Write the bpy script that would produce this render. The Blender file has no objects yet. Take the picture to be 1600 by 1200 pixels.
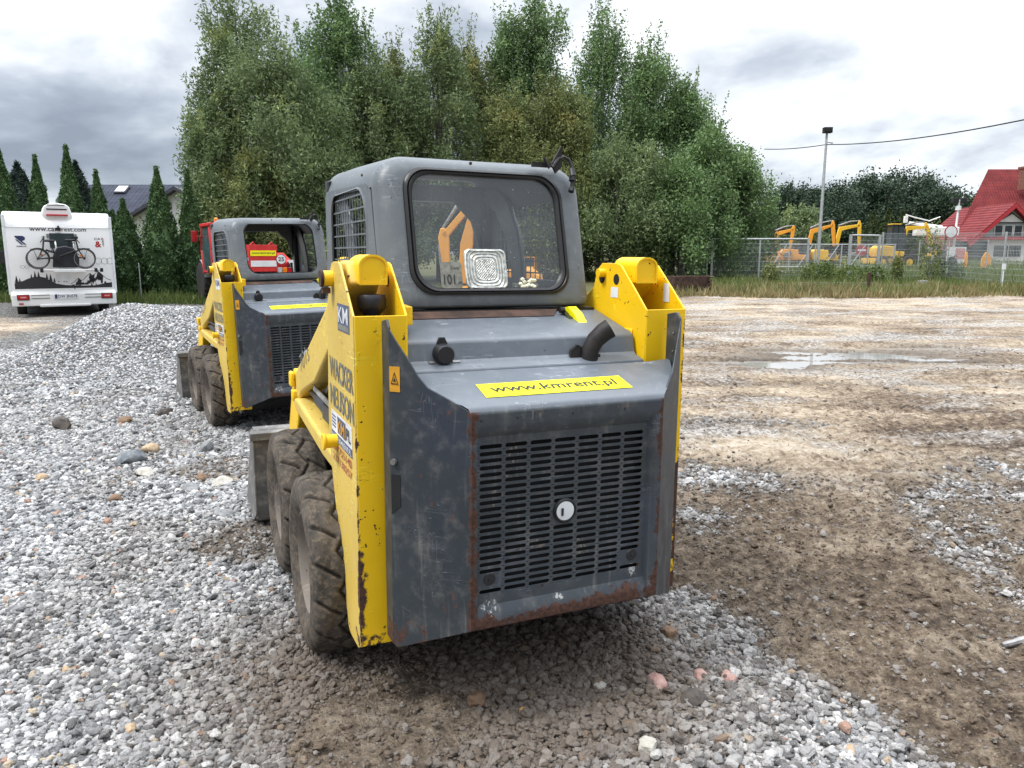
import bpy, bmesh, math, random
import numpy as np
from mathutils import Vector, Matrix, Euler
R=math.radians; PI=math.pi
S=bpy.context.scene; C=S.collection
# ---------------------------------------------------------------- camera
H=1.62; PITCH=9.71
cd=bpy.data.cameras.new('camera'); cam=bpy.data.objects.new('camera',cd); C.objects.link(cam)
cd.sensor_width=36; cd.lens=1185/1600*36; cd.clip_start=.05; cd.clip_end=3000
cam.location=(0,0,H); cam.rotation_euler=(R(90-PITCH),0,0); S.camera=cam
S.render.resolution_x=1024; S.render.resolution_y=768
# ---------------------------------------------------------------- node helper
class NT:
    def __init__(s,tree): s.t=tree; s.n=tree.nodes; s.l=tree.links
    def node(s,kind,**k):
        n=s.n.new(kind)
        for a,b in k.items(): setattr(n,a,b)
        return n
    def put(s,sock,v):
        if isinstance(v,bpy.types.NodeSocket): s.l.new(v,sock)
        elif v is not None:
            if sock.type=='RGBA' and len(v)==3: v=(*v,1)
            sock.default_value=v
    def m(s,op,a,b=None,c=None,clamp=False):
        n=s.node('ShaderNodeMath',operation=op,use_clamp=clamp)
        for i,v in enumerate((a,b,c)):
            if v is not None: s.put(n.inputs[i],v)
        return n.outputs[0]
    def mix(s,f,a,b,mode='MIX'):
        n=s.node('ShaderNodeMix',data_type='RGBA',blend_type=mode); n.clamp_factor=True
        s.put(n.inputs[0],f); s.put(n.inputs[6],a); s.put(n.inputs[7],b); return n.outputs[2]
    def noise(s,vec,scale,detail=3,rough=.55,dist=0,out=0):
        n=s.node('ShaderNodeTexNoise'); s.put(n.inputs['Vector'],vec); n.inputs['Scale'].default_value=scale
        n.inputs['Detail'].default_value=detail; n.inputs['Roughness'].default_value=rough; n.inputs['Distortion'].default_value=dist
        return n.outputs[out]
    def vor(s,vec,scale,feature='F1',out='Distance',rand=1):
        n=s.node('ShaderNodeTexVoronoi',feature=feature); s.put(n.inputs['Vector'],vec); n.inputs['Scale'].default_value=scale
        n.inputs['Randomness'].default_value=rand; return n.outputs[out]
    def ramp(s,v,stops,interp='LINEAR'):
        n=s.node('ShaderNodeValToRGB'); s.put(n.inputs[0],v); cr=n.color_ramp; cr.interpolation=interp
        while len(cr.elements)<len(stops): cr.elements.new(.5)
        for e,(p,c) in zip(cr.elements,stops):
            e.position=p; e.color=(*c,1) if hasattr(c,'__len__') else (c,c,c,1)
        return n.outputs[0]
    def step(s,v,a,b):
        n=s.node('ShaderNodeMapRange',clamp=True); n.interpolation_type='SMOOTHSTEP'
        s.put(n.inputs[0],v); n.inputs[1].default_value=a; n.inputs[2].default_value=b; return n.outputs[0]
    def scale(s,vec,v):
        n=s.node('ShaderNodeVectorMath',operation='MULTIPLY'); s.put(n.inputs[0],vec); n.inputs[1].default_value=v; return n.outputs[0]
    def sep(s,vec):
        n=s.node('ShaderNodeSeparateXYZ'); s.put(n.inputs[0],vec); return n.outputs
    def attr(s,name,kind='GEOMETRY',out='Fac'):
        n=s.node('ShaderNodeAttribute',attribute_type=kind); n.attribute_name=name; return n.outputs[out]
    def obj(s): return s.node('ShaderNodeTexCoord').outputs['Object']
    def island(s): return s.node('ShaderNodeNewGeometry').outputs['Random Per Island']
    def bump(s,h,st,dist=.01,nrm=None):
        n=s.node('ShaderNodeBump'); s.put(n.inputs['Height'],h); n.inputs['Strength'].default_value=st; n.inputs['Distance'].default_value=dist
        if nrm is not None: s.put(n.inputs['Normal'],nrm)
        return n.outputs[0]
def newmat(name):
    m=bpy.data.materials.new(name); m.use_nodes=True; t=NT(m.node_tree); t.n.clear()
    out=t.node('ShaderNodeOutputMaterial'); p=t.node('ShaderNodeBsdfPrincipled'); t.l.new(p.outputs[0],out.inputs[0])
    t.P=p; t.out=out; return m,t
def setp(t,col=None,rough=None,metal=None,normal=None,spec=None):
    for k,v in (('Base Color',col),('Roughness',rough),('Metallic',metal),('Normal',normal),('Specular IOR Level',spec)):
        if v is not None: t.put(t.P.inputs[k],v)
# ---------------------------------------------------------------- world
SUN_EL=55; SUN_ROT=-112
w=bpy.data.worlds.new('World'); S.world=w; w.use_nodes=True; T=NT(w.node_tree); T.n.clear()
wo=T.node('ShaderNodeOutputWorld'); sk=T.node('ShaderNodeTexSky',sky_type='NISHITA'); sk.sun_disc=False
sk.sun_elevation=R(SUN_EL); sk.sun_rotation=R(SUN_ROT)
b1=T.node('ShaderNodeBackground'); T.l.new(sk.outputs[0],b1.inputs[0]); b1.inputs[1].default_value=.1
g=T.node('ShaderNodeTexCoord').outputs['Generated']; X,Y,Z=T.sep(g)
zz=T.m('ADD',T.m('MAXIMUM',Z,0.0),.30)
cv=T.node('ShaderNodeCombineXYZ'); T.put(cv.inputs[0],T.m('DIVIDE',X,zz)); T.put(cv.inputs[1],T.m('DIVIDE',Y,zz)); cv.inputs[2].default_value=3.7
n1=T.noise(cv.outputs[0],1.0,7,.50,.3); n2=T.noise(cv.outputs[0],3.2,5,.55,.3)
nn=T.m('ADD',T.m('MULTIPLY',n1,.8),T.m('MULTIPLY',n2,.2))
cc=T.ramp(nn,[(.37,(.21,.24,.295)),(.44,(.32,.36,.42)),(.485,(.46,.50,.56)),(.525,(.66,.69,.73)),(.58,(.94,.95,.97))])
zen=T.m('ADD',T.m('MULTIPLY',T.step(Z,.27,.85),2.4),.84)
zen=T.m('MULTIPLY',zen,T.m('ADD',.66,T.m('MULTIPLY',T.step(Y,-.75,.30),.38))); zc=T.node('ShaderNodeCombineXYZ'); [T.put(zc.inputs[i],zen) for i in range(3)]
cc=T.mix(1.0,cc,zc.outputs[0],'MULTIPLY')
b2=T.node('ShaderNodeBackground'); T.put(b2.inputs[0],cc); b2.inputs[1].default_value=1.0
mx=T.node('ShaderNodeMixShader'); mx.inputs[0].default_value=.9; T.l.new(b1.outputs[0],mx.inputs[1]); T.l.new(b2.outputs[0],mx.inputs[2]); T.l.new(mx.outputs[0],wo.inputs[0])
sl=bpy.data.lights.new('sun','SUN'); so=bpy.data.objects.new('sun',sl); C.objects.link(so)
sl.energy=1.5; sl.angle=R(14); sl.color=(1,.96,.9)
az=R(SUN_ROT); sd=Vector((math.sin(az)*math.cos(R(SUN_EL)),math.cos(az)*math.cos(R(SUN_EL)),math.sin(R(SUN_EL))))
so.rotation_euler=sd.to_track_quat('Z','Y').to_euler()
vs=S.view_settings; vs.view_transform='Standard'; vs.look='None'; vs.gamma=1; vs.use_curve_mapping=False; vs.exposure=0.76
# ---------------------------------------------------------------- mesh helpers
class B:
    def __init__(s): s.v=[]; s.f=[]; s.m=[]; s.k=0
    def add(s,vs,fs):
        n=len(s.v); s.v+=[tuple(map(float,v)) for v in vs]
        for f in fs: s.f.append([i+n for i in f]); s.m.append(s.k)
        return s
    def box(s,a,b,rz=0,c=None):
        x0,y0,z0=a; x1,y1,z1=b
        vs=[(x0,y0,z0),(x1,y0,z0),(x1,y1,z0),(x0,y1,z0),(x0,y0,z1),(x1,y0,z1),(x1,y1,z1),(x0,y1,z1)]
        if rz:
            c=c or ((x0+x1)/2,(y0+y1)/2); co,si=math.cos(rz),math.sin(rz)
            vs=[(c[0]+(x-c[0])*co-(y-c[1])*si,c[1]+(x-c[0])*si+(y-c[1])*co,z) for x,y,z in vs]
        return s.add(vs,[(0,3,2,1),(4,5,6,7),(0,1,5,4),(1,2,6,5),(2,3,7,6),(3,0,4,7)])
    def prism(s,poly,axis,a,b):
        """poly of 2D points in the two other axes, extruded a..b on axis"""
        def P(u,w,t): return {'x':(t,u,w),'y':(u,t,w),'z':(u,w,t)}[axis]
        n=len(poly); vs=[P(u,w,a) for u,w in poly]+[P(u,w,b) for u,w in poly]
        ar=sum(poly[i][0]*poly[(i+1)%n][1]-poly[(i+1)%n][0]*poly[i][1] for i in range(n))
        flip=(ar>0)!=(axis=='y'); flip=flip if b>a else not flip
        f0=list(range(n)); f1=list(range(n,2*n)); sides=[(i,(i+1)%n,n+(i+1)%n,n+i) for i in range(n)]
        if flip: fs=[f0[::-1],f1]+sides
        else: fs=[f0,f1[::-1]]+[q[::-1] for q in sides]
        return s.add(vs,fs)
    def sheet(s,poly,off):
        """3D polygon thickened by vector off"""
        n=len(poly); o=Vector(off); a=[Vector(p) for p in poly]; vs=a+[p+o for p in a]
        return s.add(vs,[list(range(n)),list(range(n,2*n))[::-1]]+[(i,n+i,n+(i+1)%n,(i+1)%n) for i in range(n)])
    def ring(s,A,Bq,off):
        """band between two closed outlines of equal length, thickened by off"""
        n=len(A); o=Vector(off); a=[Vector(p) for p in A]; b=[Vector(p) for p in Bq]
        vs=a+b+[p+o for p in a]+[p+o for p in b]; fs=[]
        for i in range(n):
            j=(i+1)%n; fs+= [(i,j,n+j,n+i),(2*n+i,3*n+i,3*n+j,2*n+j),(i,2*n+i,2*n+j,j),(n+i,n+j,3*n+j,3*n+i)]
        return s.add(vs,fs)
    def loft(s,rings,close=True,cap0=False,cap1=False):
        n=len(rings[0]); vs=[p for r in rings for p in r]; fs=[]
        for k in range(len(rings)-1):
            for i in range(n if close else n-1):
                j=(i+1)%n; fs.append((k*n+i,k*n+j,(k+1)*n+j,(k+1)*n+i))
        if cap0: fs.append(list(range(n))[::-1])
        if cap1: fs.append([(len(rings)-1)*n+i for i in range(n)])
        return s.add(vs,fs)
    def tube(s,path,r,n=10,caps=True):
        P=[Vector(p) for p in path]; rs=r if hasattr(r,'__len__') else [r]*len(P); rings=[]; up=None
        for i,p in enumerate(P):
            d=(P[min(i+1,len(P)-1)]-P[max(i-1,0)]).normalized()
            if up is None: up=Vector((0,0,1)) if abs(d.z)<.9 else Vector((1,0,0))
            a=d.cross(up).normalized(); b=a.cross(d).normalized(); up=b
            rings.append([p+(a*math.cos(t)+b*math.sin(t))*rs[i] for t in [2*PI*k/n for k in range(n)]])
        return s.loft(rings,True,caps,caps)
    def lathe(s,prof,c,axis='x',n=32,cap=True):
        rings=[]
        for r,h in prof:
            q=[]
            for k in range(n):
                a=2*PI*k/n; u,v=r*math.cos(a),r*math.sin(a)
                q.append({'x':(c[0]+h,c[1]+u,c[2]+v),'y':(c[0]+u,c[1]+h,c[2]+v),'z':(c[0]+u,c[1]+v,c[2]+h)}[axis])
            rings.append(q)
        return s.loft(rings,True,cap,cap)
    def obj(s,name,mats,parent=None,bevel=0,ang=35,seg=2,fix=True):
        me=bpy.data.meshes.new(name); me.from_pydata(s.v,[],s.f)
        ms=mats if isinstance(mats,(list,tuple)) else [mats]
        for m in ms: me.materials.append(m)
        me.polygons.foreach_set('material_index',s.m)
        if fix:
            bm=bmesh.new(); bm.from_mesh(me); bmesh.ops.recalc_face_normals(bm,faces=bm.faces); bm.to_mesh(me); bm.free()
        me.polygons.foreach_set('use_smooth',[True]*len(me.polygons)); me.set_sharp_from_angle(angle=R(ang))
        o=bpy.data.objects.new(name,me); C.objects.link(o)
        if parent: o.parent=parent
        if bevel:
            b=o.modifiers.new('bevel','BEVEL'); b.width=bevel; b.segments=seg; b.limit_method='ANGLE'; b.angle_limit=R(40)
            b.harden_normals=False
        return o
def split(b,name,mats,parent=None,**k):
    par=list(range(len(b.v)))
    def fd(i):
        while par[i]!=i: par[i]=par[par[i]]; i=par[i]
        return i
    for f in b.f:
        for i in f[1:]: par[fd(i)]=fd(f[0])
    g={}
    for f in b.f: g.setdefault(fd(f[0]),[]).append(f)
    for fs in g.values():
        ids=sorted({i for f in fs for i in f}); mp={i:j for j,i in enumerate(ids)}; c=B(); c.add([b.v[i] for i in ids],[[mp[i] for i in f] for f in fs]); c.obj(name,mats,parent,**k)
def meshobj(name,V,F,mat,parent=None,smooth=False):
    me=bpy.data.meshes.new(name); V=np.asarray(V,np.float32); F=np.asarray(F,np.int32)
    me.vertices.add(len(V)); me.vertices.foreach_set('co',V.ravel())
    k=F.shape[1]; me.loops.add(F.size); me.loops.foreach_set('vertex_index',F.ravel())
    me.polygons.add(len(F)); me.polygons.foreach_set('loop_start',np.arange(0,F.size,k,dtype=np.int32))
    if smooth: me.polygons.foreach_set('use_smooth',np.ones(len(F),bool))
    me.update(calc_edges=True); me.validate()
    for m in (mat if isinstance(mat,list) else [mat]): me.materials.append(m)
    o=bpy.data.objects.new(name,me); C.objects.link(o)
    if parent: o.parent=parent
    return o
def fattr(o,name,vals,kind='FLOAT'):
    a=o.data.attributes.new(name,kind,'POINT'); a.data.foreach_set('vector' if kind=='FLOAT_VECTOR' else 'value',np.asarray(vals).ravel())
def tag(o,label=None,cat=None,group=None,kind=None):
    if label: o['label']=label
    if cat: o['category']=cat
    if group: o['group']=group
    if kind: o['kind']=kind
    return o
def empty(name,loc,rz=0,label=None,cat=None,group=None,rot=None):
    o=bpy.data.objects.new(name,None); C.objects.link(o); o.location=loc; o.empty_display_size=.2
    o.rotation_euler=rot if rot else (0,0,rz); return tag(o,label,cat,group)
def rrect(x0,x1,z0,z1,r,n=6):
    if not hasattr(r,'__len__'): r=(r,)*4
    pts=[]
    for cx,cz,a0,rr in ((x1-r[0],z0+r[0],-90,r[0]),(x1-r[1],z1-r[1],0,r[1]),(x0+r[2],z1-r[2],90,r[2]),(x0+r[3],z0+r[3],180,r[3])):
        for k in range(n+1):
            a=R(a0+90*k/n); pts.append((cx+rr*math.cos(a),cz+rr*math.sin(a)))
    return pts
def text(name,s,O,U,V,w,h,mat,parent=None,bold=0,off=.0012,sub=6):
    """writing as a thin flat mesh in the frame O + U*x + V*y, fitted to w x h"""
    cu=bpy.data.curves.new(name,'FONT'); cu.body=s; cu.size=1; cu.offset=bold; cu.resolution_u=4
    to=bpy.data.objects.new('tmp',cu); C.objects.link(to); bpy.context.view_layer.update()
    me=bpy.data.meshes.new_from_object(to.evaluated_get(bpy.context.evaluated_depsgraph_get())); bpy.data.objects.remove(to); bpy.data.curves.remove(cu)
    co=np.array([v.co[:] for v in me.vertices]); mn=co.min(0); mxx=co.max(0); co=(co-mn)/np.maximum(mxx-mn,1e-6)
    O=Vector(O);U=Vector(U).normalized();V=Vector(V).normalized();N=U.cross(V)
    for v,c in zip(me.vertices,co): v.co=O+U*(c[0]*w)+V*(c[1]*h)+N*off
    me.materials.clear(); me.materials.append(mat); me.name=name
    o=bpy.data.objects.new(name,me); C.objects.link(o)
    if parent: o.parent=parent
    return o
def fade(t): return t*t*t*(t*(t*6-15)+10)
_P=np.random.RandomState(7).permutation(512); _G=np.random.RandomState(8).uniform(0,2*PI,512)
def pn(x,y):
    xi=np.floor(x).astype(int); yi=np.floor(y).astype(int); xf=x-xi; yf=y-yi; u=fade(xf); v=fade(yf)
    def gr(i,j,a,b):
        g=_G[(_P[(i)%512]+j)%512]; return np.cos(g)*a+np.sin(g)*b
    n00=gr(xi,yi,xf,yf); n10=gr(xi+1,yi,xf-1,yf); n01=gr(xi,yi+1,xf,yf-1); n11=gr(xi+1,yi+1,xf-1,yf-1)
    return (n00*(1-u)+n10*u)*(1-v)+(n01*(1-u)+n11*u)*v
def fbm(x,y,sc,o=4,g=.5):
    r=0;a=1;t=0
    for i in range(o): r=r+a*pn(x*sc+i*17.3,y*sc-i*9.1); t+=a; a*=g; sc*=2.03
    return r/t*1.6
def sst(x,a,b): t=np.clip((x-a)/(b-a),0,1); return t*t*(3-2*t)
# ---------------------------------------------------------------- materials
def paint(name,col,rough=.42,dark=.75,chip=0,chipcol=(.03,.02,.02),rust=None,dust=(.45,.42,.36),dustamt=.25,sc=1.,bumpy=.15,metal=0,hue=None,spots=(),scr=True):
    m,t=newmat(name); o=t.obj()
    n=t.noise(o,2.3*sc,5,.6); n3=t.noise(o,14*sc,4,.65)
    c=t.mix(t.m('MULTIPLY',t.step(n,.35,.7),.8),col,tuple(x*dark for x in col))
    if hue: c=t.mix(t.step(t.noise(o,1.7*sc,3,.5,0),.45,.65),c,hue)
    c=t.mix(t.m('MULTIPLY',t.step(n3,.45,.75),dustamt),c,dust)
    # vertical streaks and scratches
    st=t.noise(t.scale(o,(30*sc,30*sc,2.2*sc)),1,3,.6); c=t.mix(t.m('MULTIPLY',t.step(st,.58,.78),.22),c,dust)
    sr=t.noise(t.scale(o,(60,60,400)),1,2,.5,1.5); c=t.mix(t.m('MULTIPLY',t.step(sr,.69,.74),.35),c,tuple(min(1,x*1.5+.06) for x in col))
    for sc_,mk,cl in (((7,7,120),.54,tuple(min(1,x*1.7+.10) for x in col)),((9,40,60),.56,tuple(x*.35 for x in col)),((60,25,10),.58,tuple(min(1,x*1.5+.07) for x in col))):
        ln=t.m('ABSOLUTE',t.m('SUBTRACT',t.noise(t.scale(o,tuple(v*.45 for v in sc_)),1,2,.5),.5)); kk=t.m('MULTIPLY',t.m('SUBTRACT',1.0,t.step(ln,.002,.007)),t.step(t.noise(o,6.5,2),mk,mk+.04)); c=t.mix(t.m('MULTIPLY',kk,.65 if scr else 0),c,cl)
    rg=t.m('ADD',rough,t.m('MULTIPLY',n3,.22))
    if chip:
        sp=t.noise(o,38*sc,3,.55,.3); k=t.step(sp,.74-chip*.1,.755-chip*.1); c=t.mix(k,c,chipcol)
    if rust:
        nz=t.noise(o,26,5,.72,.4); nb=t.noise(o,5.5,3,.6)
        x,y,z=t.sep(o); d=rust(t,x,y,z)
        k=t.step(t.m('SUBTRACT',t.m('ADD',t.m('MULTIPLY',t.m('SUBTRACT',nz,.5),.085),t.m('MULTIPLY',t.m('SUBTRACT',nb,.50),.13)),d),-.016,-.006)
        rc=t.mix(t.step(t.noise(o,60,4,.7),.35,.65),(.035,.016,.011),(.095,.040,.024)); c=t.mix(k,c,rc); rg=t.m('ADD',rg,t.m('MULTIPLY',k,.3),clamp=True)
    if spots:
        nx_=t.noise(t.scale(o,(1,1,.45)),70,4,.8); X_,Y_,Z_=t.sep(o)
        for sx_,sz_,rx_,rz_,cl in spots:
            d_=t.m('ADD',t.m('POWER',t.m('DIVIDE',t.m('SUBTRACT',X_,sx_),rx_),2.0),t.m('POWER',t.m('DIVIDE',t.m('SUBTRACT',Z_,sz_),rz_),2.0))
            c=t.mix(t.m('MULTIPLY',t.step(t.m('SUBTRACT',nx_,t.m('MULTIPLY',d_,.22)),.50,.56),.8),c,cl)
    bp=t.bump(t.m('ADD',t.noise(o,5,3,.5),t.m('MULTIPLY',t.noise(o,220,2,.6),.06)),bumpy,.01)
    setp(t,c,rg,metal,bp); return m
def plain(name,col,rough=.6,metal=0,var=.25,sc=8,bump=.2,bsc=40,spec=None,bd=.004):
    m,t=newmat(name); o=t.obj(); n=t.noise(o,sc,5,.6)
    c=t.mix(t.step(n,.3,.72),tuple(x*(1-var) for x in col),tuple(min(1,x*(1+var)) for x in col))
    setp(t,c,t.m('ADD',rough-.06,t.m('MULTIPLY',n,.14)),metal,t.bump(t.noise(o,bsc,4,.6),bump,bd),spec); return m
def absd(t,v,c): return t.m('ABSOLUTE',t.m('SUBTRACT',t.m('ABSOLUTE',v),c))
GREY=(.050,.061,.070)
def rust_rear(t,x,y,z): # worn corner edges and lower lip
    return t.m('MINIMUM',t.m('MINIMUM',absd(t,x,.355),t.m('ADD',t.m('ABSOLUTE',t.m('SUBTRACT',z,1.125)),.030)),t.m('MAXIMUM',t.m('SUBTRACT',z,.428),0.0))
def rust_side(t,x,y,z):
    a=t.m('MAXIMUM',t.m('SUBTRACT',z,.375),0.0)
    return t.m('MINIMUM',t.m('ADD',t.m('ADD',absd(t,x,.36),t.m('ABSOLUTE',y)),.004),t.m('ADD',a,.01))
def rust_tower(t,x,y,z):
    e=t.m('ADD',absd(t,x,.655),t.m('ABSOLUTE',t.m('SUBTRACT',y,.298)))
    b=t.m('MAXIMUM',t.m('SUBTRACT',z,.30),0.0)
    return t.m('ADD',t.m('MINIMUM',t.m('MULTIPLY',e,1.0),t.m('ADD',b,.012)),t.m('MULTIPLY',t.step(z,.7,1.2),.014))
def rust_bulk(t,x,y,z): return t.m('ADD',t.m('ABSOLUTE',t.m('SUBTRACT',y,.66)),.01)
M={}
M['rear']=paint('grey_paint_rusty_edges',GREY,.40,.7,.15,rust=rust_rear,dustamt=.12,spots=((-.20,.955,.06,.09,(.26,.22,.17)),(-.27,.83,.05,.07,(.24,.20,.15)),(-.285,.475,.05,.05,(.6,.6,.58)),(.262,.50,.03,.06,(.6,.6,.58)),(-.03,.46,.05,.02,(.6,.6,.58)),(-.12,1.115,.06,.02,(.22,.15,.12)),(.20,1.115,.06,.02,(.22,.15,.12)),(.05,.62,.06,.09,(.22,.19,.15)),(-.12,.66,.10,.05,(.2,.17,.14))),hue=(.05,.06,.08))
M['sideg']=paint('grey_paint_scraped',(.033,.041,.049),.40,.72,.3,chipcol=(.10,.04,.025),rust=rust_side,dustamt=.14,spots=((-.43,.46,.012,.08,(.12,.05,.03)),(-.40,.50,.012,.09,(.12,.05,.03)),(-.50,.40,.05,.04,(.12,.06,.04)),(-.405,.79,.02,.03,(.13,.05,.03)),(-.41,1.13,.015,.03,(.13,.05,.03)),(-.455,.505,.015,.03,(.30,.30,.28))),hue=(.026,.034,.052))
M['deck']=paint('grey_paint_hood_sky_sheen',(.125,.145,.170),.26,.80,.05,dustamt=.14,dust=(.30,.32,.34))  # lighter than the other greys, sky reflection painted into the hood colour
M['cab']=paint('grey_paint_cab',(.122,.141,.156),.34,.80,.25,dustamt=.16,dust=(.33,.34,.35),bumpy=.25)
M['yel']=paint('yellow_paint_worn',(.92,.565,.002),.36,.86,.6,chipcol=(.035,.018,.012),rust=rust_tower,dustamt=.05,dust=(.62,.45,.12))
M['yelp']=paint('yellow_paint_dust_sky_sheen',(.70,.49,.09),.48,.80,.45,chipcol=(.05,.03,.02),rust=rust_tower,dustamt=.5,dust=(.60,.47,.19))  # paler left-side yellow: dust plus sky sheen painted into the colour
M['black']=plain('black_rubber_seal',(.007,.007,.008),.42,0,.3)
M['blackp']=plain('black_plastic',(.013,.014,.02),.35,0,.3,bump=.1)
M['dark']=plain('dark_inside',(.012,.012,.013),.85)
M['steel']=plain('worn_steel',(.30,.29,.28),.45,.6,.4,14)
M['rustm']=plain('rusty_steel',(.062,.034,.024),.85,.1,.55,9,.6,60)
M['bucket']=paint('grey_worn_bucket',(.17,.165,.16),.6,.5,.5,chipcol=(.10,.05,.03),rust=lambda t,x,y,z:t.m('ADD',t.m('ABSOLUTE',t.m('SUBTRACT',z,.05)),.03),dustamt=.5)
M['galv']=plain('galvanised_steel',(.42,.44,.45),.5,.35,.18,12)
M['white']=paint('white_panel',(.80,.80,.79),.28,.95,0,dustamt=.04,bumpy=.03,sc=.6,scr=False)
M['whites']=plain('white_sticker',(.72,.74,.76),.45,0,.08,6,.02)
M['ysign']=plain('yellow_sticker',(.86,.80,.0),.4,0,.03,6,.02)
M['orst']=plain('orange_sticker',(.62,.30,.02),.5,0,.15,20,.02)
M['blk']=plain('black_lettering',(.02,.02,.022),.5,0,.1,6,.02)
M['gryt']=plain('grey_lettering',(.20,.20,.17),.6,0,.25,60,.02)
M['bluet']=plain('blue_lettering',(.09,.11,.19),.6,0,.3,50,.02)
M['redt']=plain('red_lettering',(.45,.10,.06),.6,0,.3,50,.02)
M['red']=paint('red_paint',(.58,.018,.02),.32,.8,0,dustamt=.08,bumpy=.05,scr=False)
M['org']=paint('orange_paint',(.85,.35,.02),.4,.8,0,dustamt=.1,bumpy=.05,sc=.6,scr=False)
M['yelf']=paint('yellow_machine_paint',(.85,.50,.02),.4,.85,0,dustamt=.1,bumpy=.05,sc=.6,scr=False)
M['redlt']=plain('red_lens',(.40,.01,.015),.15,0,.2)
M['orlt']=plain('amber_lens',(.75,.20,.01),.2,0,.1)
M['cream']=plain('cream_foam',(.85,.78,.58),.9,0,.25,30,.8,70)
M['rim']=paint('dusty_rim',(.19,.165,.14),.7,.6,.1,dustamt=.6,dust=(.24,.20,.16))
def glass(name,tint=(.55,.60,.62),haze=.18,rough=.03,dirty=True):
    m,t=newmat(name); t.n.remove(t.P); o=t.obj()
    tr=t.node('ShaderNodeBsdfTransparent'); tr.inputs[0].default_value=(*tint,1)
    gl=t.node('ShaderNodeBsdfGlossy'); gl.inputs['Roughness'].default_value=rough; gl.inputs[0].default_value=(.95,.97,1,1)
    df=t.node('ShaderNodeBsdfDiffuse'); df.inputs[0].default_value=(.50,.54,.57,1)
    fr=t.node('ShaderNodeFresnel'); fr.inputs[0].default_value=1.5
    a=t.node('ShaderNodeMixShader'); t.l.new(fr.outputs[0],a.inputs[0]); t.l.new(tr.outputs[0],a.inputs[1]); t.l.new(gl.outputs[0],a.inputs[2])
    b=t.node('ShaderNodeMixShader'); x,y,z=t.sep(o)
    hz=t.m('ADD',haze,t.m('MULTIPLY',t.m('SUBTRACT',t.noise(o,5,4,.6,.6),.5),haze*1.6 if dirty else 0),clamp=True)
    if dirty:
        sp=t.m('LESS_THAN',t.vor(o,48),t.m('MULTIPLY',t.vor(o,48,out='Color'),.16)); hz=t.m('ADD',hz,t.m('MULTIPLY',t.m('MULTIPLY',sp,t.m('GREATER_THAN',t.noise(o,17,2),.56)),.55),clamp=True)
    t.put(b.inputs[0],hz); t.l.new(a.outputs[0],b.inputs[1]); t.l.new(df.outputs[0],b.inputs[2]); t.l.new(b.outputs[0],t.out.inputs[0]); return m
M['glass']=glass('dusty_window_glass',(.74,.78,.80),haze=.10)
M['dglass']=plain('dark_window_glass',(.03,.045,.05),.06,0,.2,3,.02)
M['sky_glass']=plain('glass_painted_sky_reflection',(.75,.77,.78),.15,0,.1,2,.02)  # sky reflection painted in as a pale base colour
def rubber():
    m,t=newmat('dusty_tyre_rubber'); o=t.obj(); n=t.noise(o,9,6,.65); n2=t.noise(o,45,5,.7)
    g=t.attr('groove')
    c=t.mix(t.step(n,.35,.7),(.040,.036,.032),(.115,.096,.076)); c=t.mix(t.m('MULTIPLY',t.step(n2,.46,.66),.6),c,(.19,.15,.11))
    c=t.mix(t.m('MULTIPLY',g,.75),c,(.012,.011,.010))
    setp(t,c,.82,0,t.bump(t.m('ADD',n2,t.m('MULTIPLY',t.noise(o,160,3,.7),.4)),.55,.006),.3); return m
M['rubber']=rubber()
def leafmat(name,a,b,c2=None,trans=.25):
    m,t=newmat(name); t.n.remove(t.P); r=t.island(); o=t.obj(); n=t.noise(o,.9,3,.5)
    c=t.mix(t.m('ADD',t.m('MULTIPLY',r,.75),t.m('MULTIPLY',t.m('SUBTRACT',n,.5),1.3),clamp=True),a,b)
    if c2: c=t.mix(t.step(t.noise(o,.45,3,.5),.56,.72),c,c2)
    d=t.node('ShaderNodeBsdfDiffuse'); t.put(d.inputs[0],c); tl=t.node('ShaderNodeBsdfTranslucent'); t.put(tl.inputs[0],c)
    gl=t.node('ShaderNodeBsdfGlossy'); gl.inputs['Roughness'].default_value=.55; gl.inputs[0].default_value=(.5,.5,.5,1)
    x=t.node('ShaderNodeMixShader'); x.inputs[0].default_value=trans; t.l.new(d.outputs[0],x.inputs[1]); t.l.new(tl.outputs[0],x.inputs[2])
    y=t.node('ShaderNodeMixShader'); y.inputs[0].default_value=.05; t.l.new(x.outputs[0],y.inputs[1]); t.l.new(gl.outputs[0],y.inputs[2]); t.l.new(y.outputs[0],t.out.inputs[0]); return m
M['willow']=leafmat('willow_leaves',(.08,.12,.05),(.31,.41,.18),(.34,.38,.13),.35)
M['birch']=leafmat('dark_birch_leaves',(.07,.13,.05),(.28,.42,.16),None,.35)
M['olive']=leafmat('olive_leaves',(.09,.12,.04),(.34,.38,.14),(.44,.38,.11),.35)
M['thuja']=leafmat('thuja_foliage',(.030,.072,.026),(.12,.21,.07),None,.1)
M['thujal']=leafmat('light_thuja_foliage',(.022,.045,.016),(.085,.115,.035),None,.1)
M['pine']=leafmat('pine_needles',(.014,.030,.022),(.045,.075,.052),None,.1)
M['far']=leafmat('far_tree_leaves',(.022,.045,.028),(.065,.105,.055),None,.15)
M['shrub']=leafmat('light_shrub_leaves',(.07,.11,.03),(.20,.26,.08))
M['grass']=leafmat('grass_blades',(.075,.11,.025),(.20,.26,.075),(.24,.23,.09),.3)
M['dry']=leafmat('dry_grass_blades',(.20,.16,.07),(.42,.36,.18),(.17,.19,.06),.25)
M['bark']=plain('grey_brown_bark',(.13,.115,.10),.9,0,.4,6,.6)
M['wbark']=plain('white_birch_bark',(.45,.44,.42),.8,0,.5,7,.4)
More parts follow.
